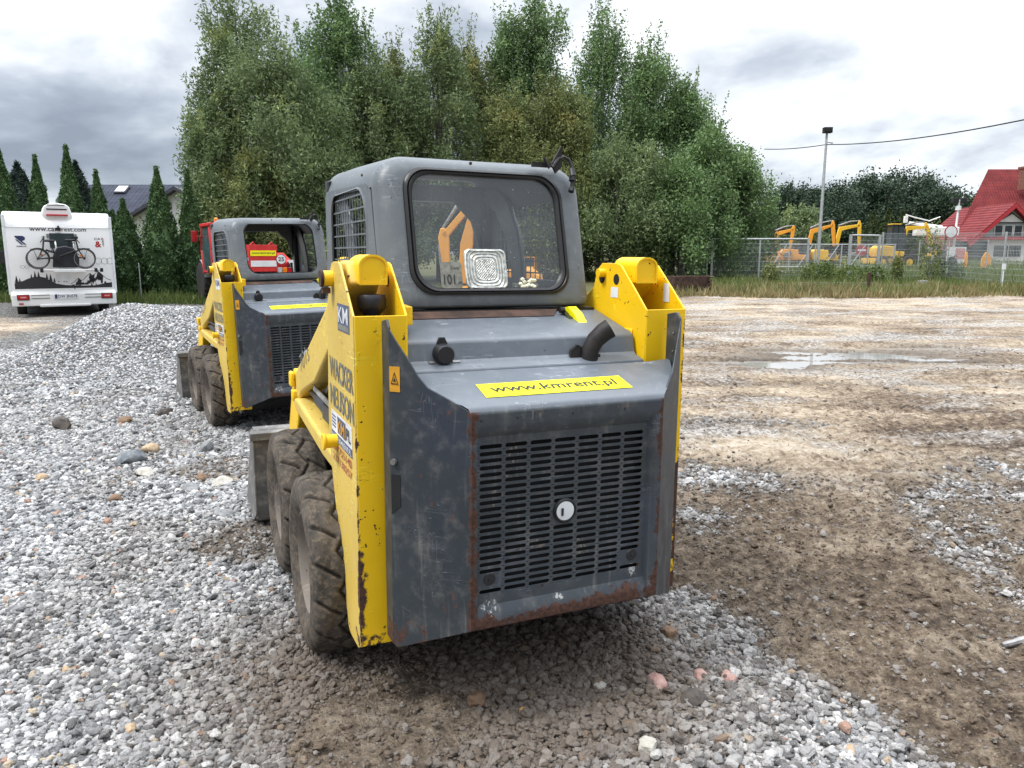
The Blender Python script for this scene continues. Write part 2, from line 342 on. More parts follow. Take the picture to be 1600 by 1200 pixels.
# ---------------------------------------------------------------- ground
# ellipses on the ground where loose gravel lies over the mud: x, y, rx, ry, rot, weight
GR=[(2.1,7.2,1.2,.32,0,.9),(1.5,5.35,.75,.55,-.2,1.1),(1.15,4.5,.35,.5,-.2,.8),(3.7,5.3,1.3,.75,.35,1.0),(2.75,4.5,.45,.7,.0,.9),(2.42,3.7,.22,.75,.05,1.1),(3.6,4.3,.7,.3,.2,.5),(2.0,9.3,1.5,.35,.05,.5),(4.5,9.0,1.6,.4,0,.35),(6.5,16.5,2.6,.8,.1,.5),(8.5,24.5,4.5,.5,0,.6),(14.5,22.6,5,.5,-.1,.6),(8.5,19,3,.5,.1,.3),(5,14.5,2.5,.6,0,.25)]
def gravel_f(x,y):
    # 1 on loose gravel, 0 on mud
    bx=np.interp(y,[1.5,2.2,2.6,3.0,3.4,3.9,6,9,13,20,30],[1.62,1.45,1.2,1.12,.9,.25,.0,-.3,-1.2,-5,-14])
    n=fbm(x,y,.9,4)*.55+fbm(x+31,y,3.1,3)*.16
    g=sst(bx-x+n,-.22,.22)
    e=0
    for a,b,rx,ry,ro,wt in GR:
        dx=x-a; dy=y-b; u=(dx*np.cos(ro)+dy*np.sin(ro))/rx; v=(-dx*np.sin(ro)+dy*np.cos(ro))/ry
        e=np.maximum(e,wt*np.exp(-(u*u+v*v)))
    e=e*.72+fbm(x-5,y+8,1.3,4)*.50+fbm(x,y,5,3)*.35+fbm(x,y,19,2)*.30
    g=np.maximum(g,sst(e,.12,1.05)*.92)
    # bare brown patches inside the gravel (beside the bucket, behind the machine)
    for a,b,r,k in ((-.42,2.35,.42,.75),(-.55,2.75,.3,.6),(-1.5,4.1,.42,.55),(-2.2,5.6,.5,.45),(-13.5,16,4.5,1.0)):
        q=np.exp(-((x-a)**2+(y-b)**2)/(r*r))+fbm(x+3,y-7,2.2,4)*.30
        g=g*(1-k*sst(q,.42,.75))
    return np.clip(g,0,1)
PUD=[(3.75,11.5,.6,.28),(4.75,11.9,1.0,.62),(5.9,12.4,1.0,.50),(4.1,11.2,.45,.3),(7.3,13.3,.6,.22),(4.6,12.8,.6,.22),(6.7,11.8,.7,.25),(8.3,13.9,.4,.14)]
def terrain(x,y,fine=True):
    x=np.asarray(x,float); y=np.asarray(y,float)
    z=.016*np.clip(y-19,0,75)*sst(y,17,24)
    z=z+fbm(x,y,.16,3)*.05*sst(np.hypot(x,y),6,16)
    if fine:
        g=gravel_f(x,y); fz=1-sst(y,26,40)
        mud=fbm(x,y,1.1,3)*.030+fbm(x*.9,y*1.2,3.4,4)*.020+np.abs(fbm(x+9,y,6,3))*.055+(np.abs(fbm(x,y+4,11,2))*.050+np.abs(fbm(x+7,y,23,1))*.020)*(1-sst(y,7,10))
        # shallow ruts
        rx=np.interp(y,[2,3.6,4.6,5.0,9],[2.5,2.61,2.62,2.66,3.4]); rut=(.022*np.exp(-((x-rx-.11)/.05)**2)-.075*np.exp(-((x-rx)/.04)**2))*(1+.5*fbm(x,y,4,2))*sst(y,3.2,3.6)*(1-sst(y,5.0,5.6))
        for k in range(5): # long tracks crossing the yard
            yy=9.2+k*2.1+.25*np.sin(x*.35+k)+x*.03; rut=rut-.05*np.exp(-((y-yy)/.15)**2)+.03*np.exp(-((y-yy-.26)/.1)**2)
        z=z+(1-g)*(mud+rut*np.where(y<8.5,1,sst(x,-1,1.5)))*fz+g*fbm(x,y,1.7,3)*.014*fz
        for a,b,rx_,ry_ in PUD:
            q=np.exp(-(((x-a)/rx_)**2+((y-b)/ry_)**2)**1.0); z=z-q*.062
    return z
def axis(segs):
    out=[segs[0][0]]
    for a,b,s0,s1 in segs:
        p=a
        while p<b-1e-6:
            t=(p-a)/(b-a); p+=s0+(s1-s0)*t; out.append(min(p,b))
    return np.array(sorted(set(np.round(out,4))))
xs=axis([(-400,-60,60,10),(-60,-14,6,.5),(-14,-5,.30,.07),(-5,5,.045,.045),(5,16,.07,.25),(16,60,.5,6),(60,500,10,60)])
ys=axis([(-30,0,6,.5),(0,1.8,.3,.05),(1.8,7,.026,.045),(7,15,.05,.08),(15,45,.1,.5),(45,120,1,8),(120,1200,15,200)])
GX,GY=np.meshgrid(xs,ys); GZ=terrain(GX,GY)
nx,ny=len(xs),len(ys); idx=np.arange(nx*ny).reshape(ny,nx)
F=np.stack([idx[:-1,:-1],idx[:-1,1:],idx[1:,1:],idx[1:,:-1]],-1).reshape(-1,4)
def groundmat():
    m,t=newmat('muddy_gravel_yard'); o=t.node('ShaderNodeNewGeometry').outputs['Position']
    gr=t.attr('gravel'); gs=t.attr('grassy'); wet=t.attr('wet')
    # packed mud and sand
    st=t.noise(t.scale(o,(.45,1.15,1)),.8,7,.66,.8); n=t.noise(o,.55,6,.62,.5); n2=t.noise(o,16,6,.7); n3=t.noise(o,75,4,.7)
    mixn=t.m('ADD',t.m('ADD',t.m('MULTIPLY',st,.30),t.m('MULTIPLY',n,.20)),t.m('ADD',t.m('MULTIPLY',n2,.34),t.m('MULTIPLY',n3,.16)))
    mud=t.ramp(mixn,[(.38,(.040,.028,.020)),(.44,(.13,.092,.064)),(.49,(.32,.245,.17)),(.54,(.56,.46,.34)),(.61,(.74,.67,.56))])
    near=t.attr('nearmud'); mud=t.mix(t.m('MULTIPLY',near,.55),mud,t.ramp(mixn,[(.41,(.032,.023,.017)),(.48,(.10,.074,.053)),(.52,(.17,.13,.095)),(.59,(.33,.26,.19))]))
    # crushed stone seen from afar, dark gap shade between the loose stones painted in
    cell=t.vor(o,34,out='Color'); cd_=t.vor(o,34); cr=t.sep(cell)[0]
    stc=t.ramp(cr,[(0,(.09,.09,.088)),(.35,(.24,.24,.235)),(.7,(.42,.42,.41)),(1,(.62,.61,.59))])
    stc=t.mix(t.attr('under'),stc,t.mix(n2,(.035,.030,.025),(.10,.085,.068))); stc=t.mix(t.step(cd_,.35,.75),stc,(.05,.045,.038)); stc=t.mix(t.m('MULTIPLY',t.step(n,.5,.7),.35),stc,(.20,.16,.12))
    pl=t.m('MULTIPLY',t.m('MULTIPLY',t.step(t.m('ADD',t.m('MULTIPLY',t.noise(t.scale(o,(.6,1.2,1)),.7,5,.65,.4),.75),t.m('MULTIPLY',n2,.25)),.475,.58),.75),t.m('SUBTRACT',1.0,near))
    mud=t.mix(pl,mud,t.ramp(cr,[(0,(.16,.15,.14)),(.5,(.42,.40,.37)),(1,(.74,.71,.67))]))
    c=t.mix(gr,mud,stc)
    c=t.mix(gs,c,t.mix(n2,(.06,.075,.022),(.17,.15,.07)))
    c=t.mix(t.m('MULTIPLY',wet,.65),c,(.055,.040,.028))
    h=t.m('ADD',t.m('MULTIPLY',t.m('SUBTRACT',1.0,cd_),gr),t.m('ADD',t.m('MULTIPLY',n2,1.6),t.m('MULTIPLY',n3,.7)))
    setp(t,c,t.m('SUBTRACT',.93,t.m('MULTIPLY',wet,.45)),0,t.bump(h,1.0,.035),.3); return m
M['ground']=groundmat()
ground=meshobj('ground',np.stack([GX,GY,GZ],-1).reshape(-1,3),F,M['ground'],smooth=True); tag(ground,kind='structure')
gv=gravel_f(GX,GY); far_tan=np.where(GY>26,0,1); 
gyo=1.9*fbm(GX,GX*0+3,.2,3)
grassy=np.clip(sst(GY-gyo,26.4,28.4)*(GX>1)+ (GX<=1)*sst(GY,24.2,25.2),0,1); grassy=np.clip(grassy+fbm(GX,GY,.8,3)*.8*((grassy>.02)&(grassy<.98)),0,1)
track=((GY>41)&(GY<70)&(GX>12)).astype(float); grassy=grassy*(1-.85*track)
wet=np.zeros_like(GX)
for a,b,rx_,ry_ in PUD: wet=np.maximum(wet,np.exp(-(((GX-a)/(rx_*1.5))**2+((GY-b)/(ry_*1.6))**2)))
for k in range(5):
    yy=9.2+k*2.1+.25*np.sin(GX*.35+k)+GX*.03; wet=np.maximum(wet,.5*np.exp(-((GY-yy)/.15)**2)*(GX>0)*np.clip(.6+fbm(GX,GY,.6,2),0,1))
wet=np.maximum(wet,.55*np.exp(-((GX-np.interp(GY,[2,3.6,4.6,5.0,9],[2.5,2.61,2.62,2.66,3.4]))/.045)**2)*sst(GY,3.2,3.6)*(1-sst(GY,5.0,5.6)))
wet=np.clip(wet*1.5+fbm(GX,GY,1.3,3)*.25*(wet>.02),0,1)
nearmud=(1-sst(GY,4.2,6.8)); under=(1-sst(GY,9.5,13.5))*.9  # under: base colour darkened for the shade in near stone gaps
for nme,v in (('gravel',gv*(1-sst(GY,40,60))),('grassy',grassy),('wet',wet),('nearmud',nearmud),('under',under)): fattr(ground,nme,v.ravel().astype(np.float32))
# puddles: one water sheet that only shows where the ground dips below it
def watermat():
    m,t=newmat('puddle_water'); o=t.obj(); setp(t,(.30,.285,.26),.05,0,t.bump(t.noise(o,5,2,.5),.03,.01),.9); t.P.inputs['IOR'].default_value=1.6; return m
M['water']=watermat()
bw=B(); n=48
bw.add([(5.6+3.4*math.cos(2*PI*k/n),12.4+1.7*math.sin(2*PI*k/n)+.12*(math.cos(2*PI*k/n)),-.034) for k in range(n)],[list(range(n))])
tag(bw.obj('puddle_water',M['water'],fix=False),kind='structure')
# ---------------------------------------------------------------- loose stones
def stonemat(name='crushed_stone'):
    m,t=newmat(name); ti=t.attr('tint','INSTANCER'); di=t.attr('dirt_shade','INSTANCER'); o=t.obj()
    c=t.ramp(ti,[(0,(.05,.052,.056)),(.18,(.14,.145,.15)),(.36,(.30,.305,.315)),(.60,(.48,.48,.475)),(.86,(.76,.755,.74)),(.9,(.80,.79,.77)),(.94,(.42,.33,.22)),(.97,(.38,.21,.15)),(1,(.5,.42,.3))])
    n=t.noise(o,2.4,5,.7,.2); c=t.mix(t.m('MULTIPLY',t.step(n,.40,.62),.35),c,(.13,.13,.13)); c=t.mix(t.m('MULTIPLY',t.step(t.noise(o,7,3,.7),.55,.66),.4),c,(.68,.67,.65))
    c=t.mix(di,c,t.mix(n,(.060,.044,.031),(.185,.138,.098)))
    setp(t,c,.75,0,t.bump(t.noise(o,6,4,.7),.35,.15),.35); return m
M['stone']=stonemat()
def pilemat():
    m,t=newmat('pile_stone'); r=t.island(); o=t.obj()
    c=t.ramp(r,[(0,(.085,.09,.10)),(.25,(.17,.175,.185)),(.5,(.32,.325,.33)),(.8,(.50,.50,.50)),(.95,(.72,.71,.70)),(.97,(.38,.29,.20)),(1,(.3,.25,.2))])
    setp(t,c,.75,0,t.bump(t.noise(o,60,3,.7),.4,.01),.35); return m
M['pstone']=pilemat(); 
def pbase():
    m,t=newmat('stone_dust'); o=t.obj(); r=t.sep(t.vor(o,30,out='Color'))[0]; d=t.vor(o,30)
    c=t.ramp(r,[(0,(.07,.075,.08)),(.4,(.24,.245,.25)),(.8,(.44,.44,.44)),(1,(.62,.61,.6))]); c=t.mix(t.step(d,.3,.7),c,(.05,.048,.045)); setp(t,c,.9,0,t.bump(d,1.0,-.03)); return m
M['pbase']=pbase()
def stone_group(name,mat):
    ng=bpy.data.node_groups.new(name,'GeometryNodeTree'); t=NT(ng)
    ng.interface.new_socket('Geometry',in_out='INPUT',socket_type='NodeSocketGeometry'); ng.interface.new_socket('Geometry',in_out='OUTPUT',socket_type='NodeSocketGeometry')
    gi=t.node('NodeGroupInput'); go=t.node('NodeGroupOutput'); jn=t.node('GeometryNodeGeometryToInstance')
    for k in range(7):
        ic=t.node('GeometryNodeMeshIcoSphere'); ic.inputs[0].default_value=.5; ic.inputs[1].default_value=2 if k%2 else 3
        ps=t.node('GeometryNodeInputPosition'); nz=t.node('ShaderNodeTexNoise',noise_dimensions='4D'); t.l.new(ps.outputs[0],nz.inputs['Vector'])
        nz.inputs['W'].default_value=k*7.7; nz.inputs['Scale'].default_value=1.7; nz.inputs['Detail'].default_value=1.5
        mp=t.node('ShaderNodeMath',operation='MULTIPLY_ADD'); t.l.new(nz.outputs[0],mp.inputs[0]); mp.inputs[1].default_value=2.3; mp.inputs[2].default_value=-.2
        vm=t.node('ShaderNodeVectorMath',operation='SCALE'); t.l.new(ps.outputs[0],vm.inputs[0]); t.l.new(mp.outputs[0],vm.inputs['Scale'])
        v2=t.node('ShaderNodeVectorMath',operation='MULTIPLY'); t.l.new(vm.outputs[0],v2.inputs[0]); v2.inputs[1].default_value=(1.15-.05*k,.85+.03*k,.62+.04*(k%3))
        sp=t.node('GeometryNodeSetPosition'); t.l.new(ic.outputs[0],sp.inputs[0]); t.l.new(v2.outputs[0],sp.inputs['Position'])
        sm=t.node('GeometryNodeSetMaterial'); sm.inputs['Material'].default_value=mat; t.l.new(sp.outputs[0],sm.inputs[0])
        t.l.new(sm.outputs[0],jn.inputs[0])
    def na(nm,ty):
        n=t.node('GeometryNodeInputNamedAttribute',data_type=ty); n.inputs[0].default_value=nm; return n.outputs[0]
    io=t.node('GeometryNodeInstanceOnPoints'); t.l.new(gi.outputs[0],io.inputs['Points']); t.l.new(jn.outputs[0],io.inputs['Instance'])
    io.inputs['Pick Instance'].default_value=True; t.l.new(na('pick','INT'),io.inputs['Instance Index'])
    er=t.node('FunctionNodeEulerToRotation'); t.l.new(na('rot','FLOAT_VECTOR'),er.inputs[0]); t.l.new(er.outputs[0],io.inputs['Rotation'])
    t.l.new(na('size','FLOAT'),io.inputs['Scale']); return ng,t,gi,go,io
ng1,t1,gi,go,io=stone_group('scatter_stones',M['stone']); t1.l.new(io.outputs[0],go.inputs[0])
ng2,t2,gi,go,io=stone_group('scatter_stones_on_base',M['stone']); jg=t2.node('GeometryNodeJoinGeometry'); t2.l.new(io.outputs[0],jg.inputs[0]); t2.l.new(gi.outputs[0],jg.inputs[0]); t2.l.new(jg.outputs[0],go.inputs[0])
rs=np.random.RandomState(3)
def jgrid(x0,x1,y0,y1,sp):
    a=np.arange(x0,x1,sp); b=np.arange(y0,y1,sp); X,Y=np.meshgrid(a,b); X=X+(np.arange(len(b))%2)[:,None]*sp*.5
    return (X+rs.uniform(-.42,.42,X.shape)*sp).ravel(),(Y+rs.uniform(-.42,.42,X.shape)*sp).ravel()
def scatter_attrs(o,size,tint,dirt_shade,n):
    fattr(o,'size',size.astype(np.float32)); fattr(o,'tint',tint.astype(np.float32)); fattr(o,'dirt_shade',dirt_shade.astype(np.float32))
    fattr(o,'rot',rs.uniform(-1,1,(n,3)).astype(np.float32)*np.array([.6,.6,3.14],np.float32),'FLOAT_VECTOR'); fattr(o,'pick',rs.randint(0,7,n).astype(np.int32),'INT')
def pile_z(x,y):
    a=np.interp(x,[-9.6,-8.6,-7.8,-7.1,-6.6,-6.2,-5.6,-4.9,-4.2,-3.5,-2.8,-2.2],[-.05,.03,.14,.44,.72,.86,.85,.83,.74,.5,.16,-.05])
    yc=12+fbm(x,y,.5,2)*.3; b=np.interp(y-yc,[-3.2,-2.5,-1.7,-.8,-.25,.25,1.0,2.0,3.0],[-.06,.02,.33,.78,.97,1.0,.86,.4,-.05])
    return np.minimum(a,1)*b+fbm(x,y,1.1,3)*.05*(b>0)-.04
pts=[]
for (y0,y1,sp,sz) in ((1.7,3.4,.0158,.0198),(3.4,5.2,.0180,.0208),(5.2,8,.0238,.0255),(8,13,.038,.034)):
    for layer in range(2 if y1<6 else 1):
        x,y=jgrid(-.75*y1-.6,.75*y1+.6,y0,y1,sp); k=np.abs(x)<.72*y+.5; x=x[k];y=y[k]
        g=gravel_f(x,y); r=rs.rand(len(x)); near=1-sst(y,4.2,5.6)
        sparse=(.30 if layer==0 else .03)*near+.05
        k=(r<g*(1.0 if layer==0 else .75)+sparse); x=x[k];y=y[k];g=g[k]
        k=~((pile_z(x,y)>.04)&(y>9)); x=x[k];y=y[k];g=g[k]
        s=sz*np.clip(rs.lognormal(0,.38,len(x)),.4,2.4); s=np.where(g<.5,s*rs.uniform(.30,.95,len(x)),s)
        dirt_shade=np.clip((1-g)*1.25*rs.uniform(.35,1.2,len(x))+fbm(x,y,1.2,3)*.42+.06,0,1)
        dirt_shade=np.maximum(dirt_shade,np.clip(1.7*np.exp(-((x+.15)**2/1.1+(y-2.75)**2/.6))-.3*rs.rand(len(x)),0,.85))  # brown dirt plus painted shade beneath the rear of the near loader
        tint=np.clip(rs.beta(1.9,2.1,len(x)),0,1)*.92; sel=rs.rand(len(x)); tint=np.where(sel<.022,rs.uniform(.925,1,len(x)),tint)
        pts.append(np.stack([x,y,terrain(x,y)+s*(.12 if layer==0 else .45)-np.where(g<.5,.25*s,0),s,tint,dirt_shade],1))
P_=np.concatenate(pts); me=bpy.data.meshes.new('gravel'); me.vertices.add(len(P_)); me.vertices.foreach_set('co',P_[:,:3].astype(np.float32).ravel()); me.materials.append(M['stone'])
gravel=bpy.data.objects.new('gravel',me); C.objects.link(gravel); scatter_attrs(gravel,P_[:,3],P_[:,4],P_[:,5],len(P_))
md=gravel.modifiers.new('scatter','NODES'); md.node_group=ng1; tag(gravel,'loose grey and white crushed stone spread over the muddy yard around the machines','gravel',kind='stuff')
print('stones',len(P_))
# gravel pile
px_=np.arange(-11,-1.2,.06); py_=np.arange(8.6,15.6,.06); PX,PY=np.meshgrid(px_,py_); PZ=pile_z(PX,PY)
i2=np.arange(PX.size).reshape(PX.shape); PF=np.stack([i2[:-1,:-1],i2[:-1,1:],i2[1:,1:],i2[1:,:-1]],-1).reshape(-1,4)
keep=(PZ.ravel()[PF].max(1)>-.06); PF=PF[keep]; used=np.unique(PF); mp=-np.ones(PX.size,int); mp[used]=np.arange(len(used)); PF=mp[PF]
pv=np.stack([PX.ravel(),PY.ravel(),PZ.ravel()],-1)[used]; pv[:,:2]+=rs.uniform(-.026,.026,(len(pv),2)); pv[:,2]+=rs.uniform(0,.02,len(pv))
pile=meshobj('gravel_pile',pv,PF,M['stone'],smooth=True); tag(pile,'low broad pile of pale grey crushed stone in front of the white camper','gravel pile')
def stone_cloud(P,size):
    """real little angular stones at points P"""
    bm=bmesh.new(); bmesh.ops.create_icosphere(bm,subdivisions=1,radius=.5); bv=np.array([v.co[:] for v in bm.verts]); bf=np.array([[v.index for v in f.verts] for f in bm.faces]); bm.free()
    n=len(P); v=bv[None]*rs.uniform(.62,1.2,(n,len(bv),1))*np.array([1.1,.85,.7]); a,bb,c=rs.uniform(-.9,.9,n),rs.uniform(-.9,.9,n),rs.uniform(0,6.28,n)
    x,y,z=v[...,0],v[...,1],v[...,2]; ca,sa=np.cos(a)[:,None],np.sin(a)[:,None]; y,z=y*ca-z*sa,y*sa+z*ca
    ca,sa=np.cos(bb)[:,None],np.sin(bb)[:,None]; x,z=x*ca+z*sa,-x*sa+z*ca; ca,sa=np.cos(c)[:,None],np.sin(c)[:,None]; x,y=x*ca-y*sa,x*sa+y*ca
    V=np.stack([x,y,z],-1)*size[:,None,None]+P[:,None,:]; F=bf[None]+(np.arange(n)*len(bv))[:,None,None]
    return V.reshape(-1,3),F.reshape(-1,3)
k=pv[:,2]>-.03
sx,sy=jgrid(-9.8,-2.0,8.9,13.0,.028); szz=pile_z(sx,sy); kk=szz>-.03; SPp=np.stack([sx,sy,szz],-1)[kk]
SV,SF=stone_cloud(SPp,0.037*np.clip(rs.lognormal(0,.25,len(SPp)),.5,1.8))
bpy.data.objects.remove(pile)
PFt=np.concatenate([PF[:,[0,1,2]],PF[:,[0,2,3]]])
pile=meshobj('gravel_pile',np.concatenate([pv,SV]),np.concatenate([PFt,SF+len(pv)]),[M['pstone'],M['pbase']]); mi=np.zeros(len(pile.data.polygons),np.int32); mi[:len(PFt)]=1; pile.data.polygons.foreach_set('material_index',mi); tag(pile,'low broad pile of pale grey crushed stone in front of the white camper','gravel pile')
print('pile stones',len(SPp))
# individual larger stones
def rockmat(name,a,b):
    m,t=newmat(name); o=t.obj(); n=t.noise(o,9,6,.7,.3); c=t.mix(t.step(n,.35,.65),a,b); c=t.mix(t.m('MULTIPLY',t.step(t.noise(o,60,4,.7),.5,.7),.5),c,tuple(x*.5 for x in a))
    setp(t,c,.8,0,t.bump(t.noise(o,40,5,.7),.6,.01)); return m
RM={'pink':rockmat('pink_stone',(.36,.20,.17),(.50,.36,.31)),'dark':rockmat('dark_stone',(.05,.045,.04),(.12,.10,.085)),'brick':rockmat('brown_brick_stone',(.17,.10,.06),(.27,.18,.11)),'pale':rockmat('pale_stone',(.36,.34,.29),(.55,.53,.48)),'grey':rockmat('grey_stone',(.16,.165,.17),(.30,.30,.30)),'blue':rockmat('bluish_stone',(.10,.115,.13),(.21,.225,.235)),'tan':rockmat('tan_stone',(.36,.25,.15),(.52,.40,.27)),'orange':rockmat('orange_stone',(.45,.24,.09),(.60,.38,.18))}
def rock(x,y,sx,sy,sz,mat,label,seed,boxy=False,grp='larger stones lying in the gravel'):
    bm=bmesh.new(); bmesh.ops.create_icosphere(bm,subdivisions=3,radius=.5); q=random.Random(seed); off=[q.uniform(0,50) for _ in range(3)]
    pl=[Vector((q.gauss(0,1),q.gauss(0,1),q.gauss(0,1))).normalized() for _ in range(9 if not boxy else 0)]
    if boxy: pl=[Vector(v) for v in ((1,0,0),(-1,0,0),(0,1,0),(0,-1,0),(0,0,1),(0,0,-1))]
    from mathutils import noise as mn
    for v in bm.verts:
        d=v.co.normalized(); r=.5
        for p in pl:
            c=d.dot(p)
            if c>.2: r=min(r,(.36 if boxy else .37+.0)/c)
        v.co=d*(r+.05*mn.noise(d*2.2+Vector(off))+.02*mn.noise(d*7+Vector(off)))
    me=bpy.data.meshes.new('stone'); 
    for v in bm.verts: v.co=Vector((v.co.x*sx*1.25,v.co.y*sy*1.25,v.co.z*sz*1.25))
    bm.to_mesh(me); bm.free(); me.materials.append(RM[mat]); me.set_sharp_from_angle(angle=R(28)); me.polygons.foreach_set('use_smooth',[True]*len(me.polygons))
    o=bpy.data.objects.new('stone',me); C.objects.link(o); o.location=(x,y,float(terrain(x,y))+sz*.36); o.rotation_euler=(0,0,q.uniform(0,6)); tag(o,label,'stone',grp)
for i,a in enumerate([
 (.553,2.638,.095,.062,.05,'pink','long pink angular stone behind the right corner of the near loader'),
 (.734,2.70,.062,.05,.035,'pink','small flat pink stone just beyond the long pink stone'),
 (.83,2.68,.055,.05,.04,'pink','pale rounded pink stone at the mud edge right of the other pink stones'),
 (.662,2.53,.085,.075,.05,'dark','dark brown pointed stone beside the pink stones'),
 (.673,3.02,.062,.058,.055,'brick','square brown brick fragment under the right rear corner of the near loader'),
 (.446,2.26,.075,.06,.055,'pale','pale blocky stone at the bottom edge right of centre'),
 (-2.996,5.80,.20,.13,.10,'blue','large bluish grey stone between the bucket and the gravel pile'),
 (-4.236,6.97,.22,.13,.12,'dark','black angular stone on the pale gravel at far left'),
 (-3.756,7.19,.16,.10,.08,'brick','reddish brown stone right of the black angular stone'),
 (-2.725,5.45,.14,.09,.07,'pale','white angular stone just in front of the bluish stone'),
 (-2.23,5.06,.15,.08,.06,'grey','flat grey stone left of the near loader bucket'),
 (-1.80,4.53,.13,.08,.05,'grey','flat grey slab beside the near front tyre'),
 (-2.89,4.60,.12,.06,.05,'grey','flat pale grey slab alone in the gravel at left'),
 (-2.64,4.85,.075,.06,.055,'brick','rounded brown stone left of the near bucket'),
 (-1.31,2.37,.05,.035,.03,'tan','small tan stone near the bottom left'),
 (-.128,2.515,.06,.055,.05,'brick','brown stone in the shaded gravel behind the loader'),
 (.041,2.476,.035,.03,.025,'orange','small orange stone in the gravel behind the loader'),
 (1.123,2.25,.05,.04,.035,'tan','small tan stone on the muddy gravel at bottom right'),
 (-3.42,5.32,.075,.06,.05,'tan','light brown stone near the left edge'),
 (-1.74,2.74,.055,.045,.035,'tan','tan stone among white gravel at lower left'),
 (-1.50,2.60,.06,.045,.035,'pale','oblong pale tan stone at lower left'),
 (-2.05,5.18,.13,.1,.08,'pale','whitish stone close to the near bucket side'),
 (-2.25,5.30,.09,.07,.06,'brick','small reddish stone between two pale stones'),
 (-3.0,6.1,.13,.10,.08,'tan','tan stone lying behind the bluish grey stone'),
 (-2.55,6.15,.12,.09,.09,'grey','dark grey wedge shaped stone ahead of the near bucket'),
 (-3.2,8.1,.30,.09,.06,'grey','long flat stone near the far loader bucket'),
 (-3.55,7.6,.18,.10,.08,'dark','dark hollowed stone left of the far loader'),
 (.33,2.62,.05,.045,.04,'pale','pale grey stone left of the long pink stone'),
 ]): rock(*a[:6],a[6],i+5,boxy='brick fragment' in a[6] or 'blocky' in a[6])
b=B(); q=random.Random(2); b.tube([(2.02,2.90,.03),(2.10,2.925,.035),(2.20,2.955,.045),(2.33,2.985,.04),(2.5,3.05,.04)],[.012,.015,.016,.015,.013],8)
tag(b.obj('metal_rod',M['steel']),'short bent grey rod lying on the mud at the right edge','rod')
# ---------------------------------------------------------------- skid steer loader
def tyre_mesh():
    """tyre around the x axis, outer side at x=-.125..+.125, radius .365, rim hole .20"""
    prof=[]  # (x, r, treadness)
    W=.118
    side=[(-.085,.205,0),(-.105,.225,0),(-.120,.262,0),(-.122,.292,0),(-.116,.322,.0),(-.108,.342,.35)]
    n=26
    prof=side+[(-.098+.196*k/n,.365-.014*abs(2*k/n-1)**3.2,1) for k in range(n+1)]+[(-x,r,t) for x,r,t in side[::-1]]
    NA=420; V=[];G=[]; N=15
    for i in range(NA):
        a=2*PI*i/NA; ph=a/(2*PI)*N
        for x,r,t in prof:
            u=x/W; g=0
            if t>0:
                tri=lambda p:abs((p%1)*2-1)*2-1
                # angled lateral grooves on each half, staggered, joined by a zigzag centre groove
                s=1 if u>=0 else -1
                p=(ph+(.5 if s>0 else 0)-s*u*.55*s)%1
                d=min(p,1-p)*.36*2*PI/N; g1=max(0,1-(d/.0105)**2) if abs(u)>.16 else 0
                dz=abs(u-.20*tri(ph*1.0+.25))*W; g2=max(0,1-(dz/.008)**2) if abs(u)<.6 else 0
                g=max(g1,g2)*t
            r2=r-.019*g+.0022*math.sin(7*a+u*9)*t+.0015*math.sin(31*a-u*13)*t
            V.append((x,r2*math.cos(a),r2*math.sin(a))); G.append(g)
    m=len(prof); F=[]
    for i in range(NA):
        j=(i+1)%NA
        for k in range(m-1): F.append((i*m+k,i*m+k+1,j*m+k+1,j*m+k))
    return V,F,G
_tv,_tf,_tg=tyre_mesh()
def rim_b():
    b=B(); b.lathe([(.212,-.088),(.216,-.094),(.205,-.097),(.198,-.085),(.190,-.045),(.160,-.028),(.12,-.030),(.085,-.040),(.075,-.070),(.0,-.075)],(0,0,0),'x',40,False)
    for k in range(6):
        a=k*PI/3; b.tube([(-.03,.115*math.cos(a),.115*math.sin(a)),(-.052,.115*math.cos(a),.115*math.sin(a))],.013,6)
    return b
tyre_proto=None; rim_me=None
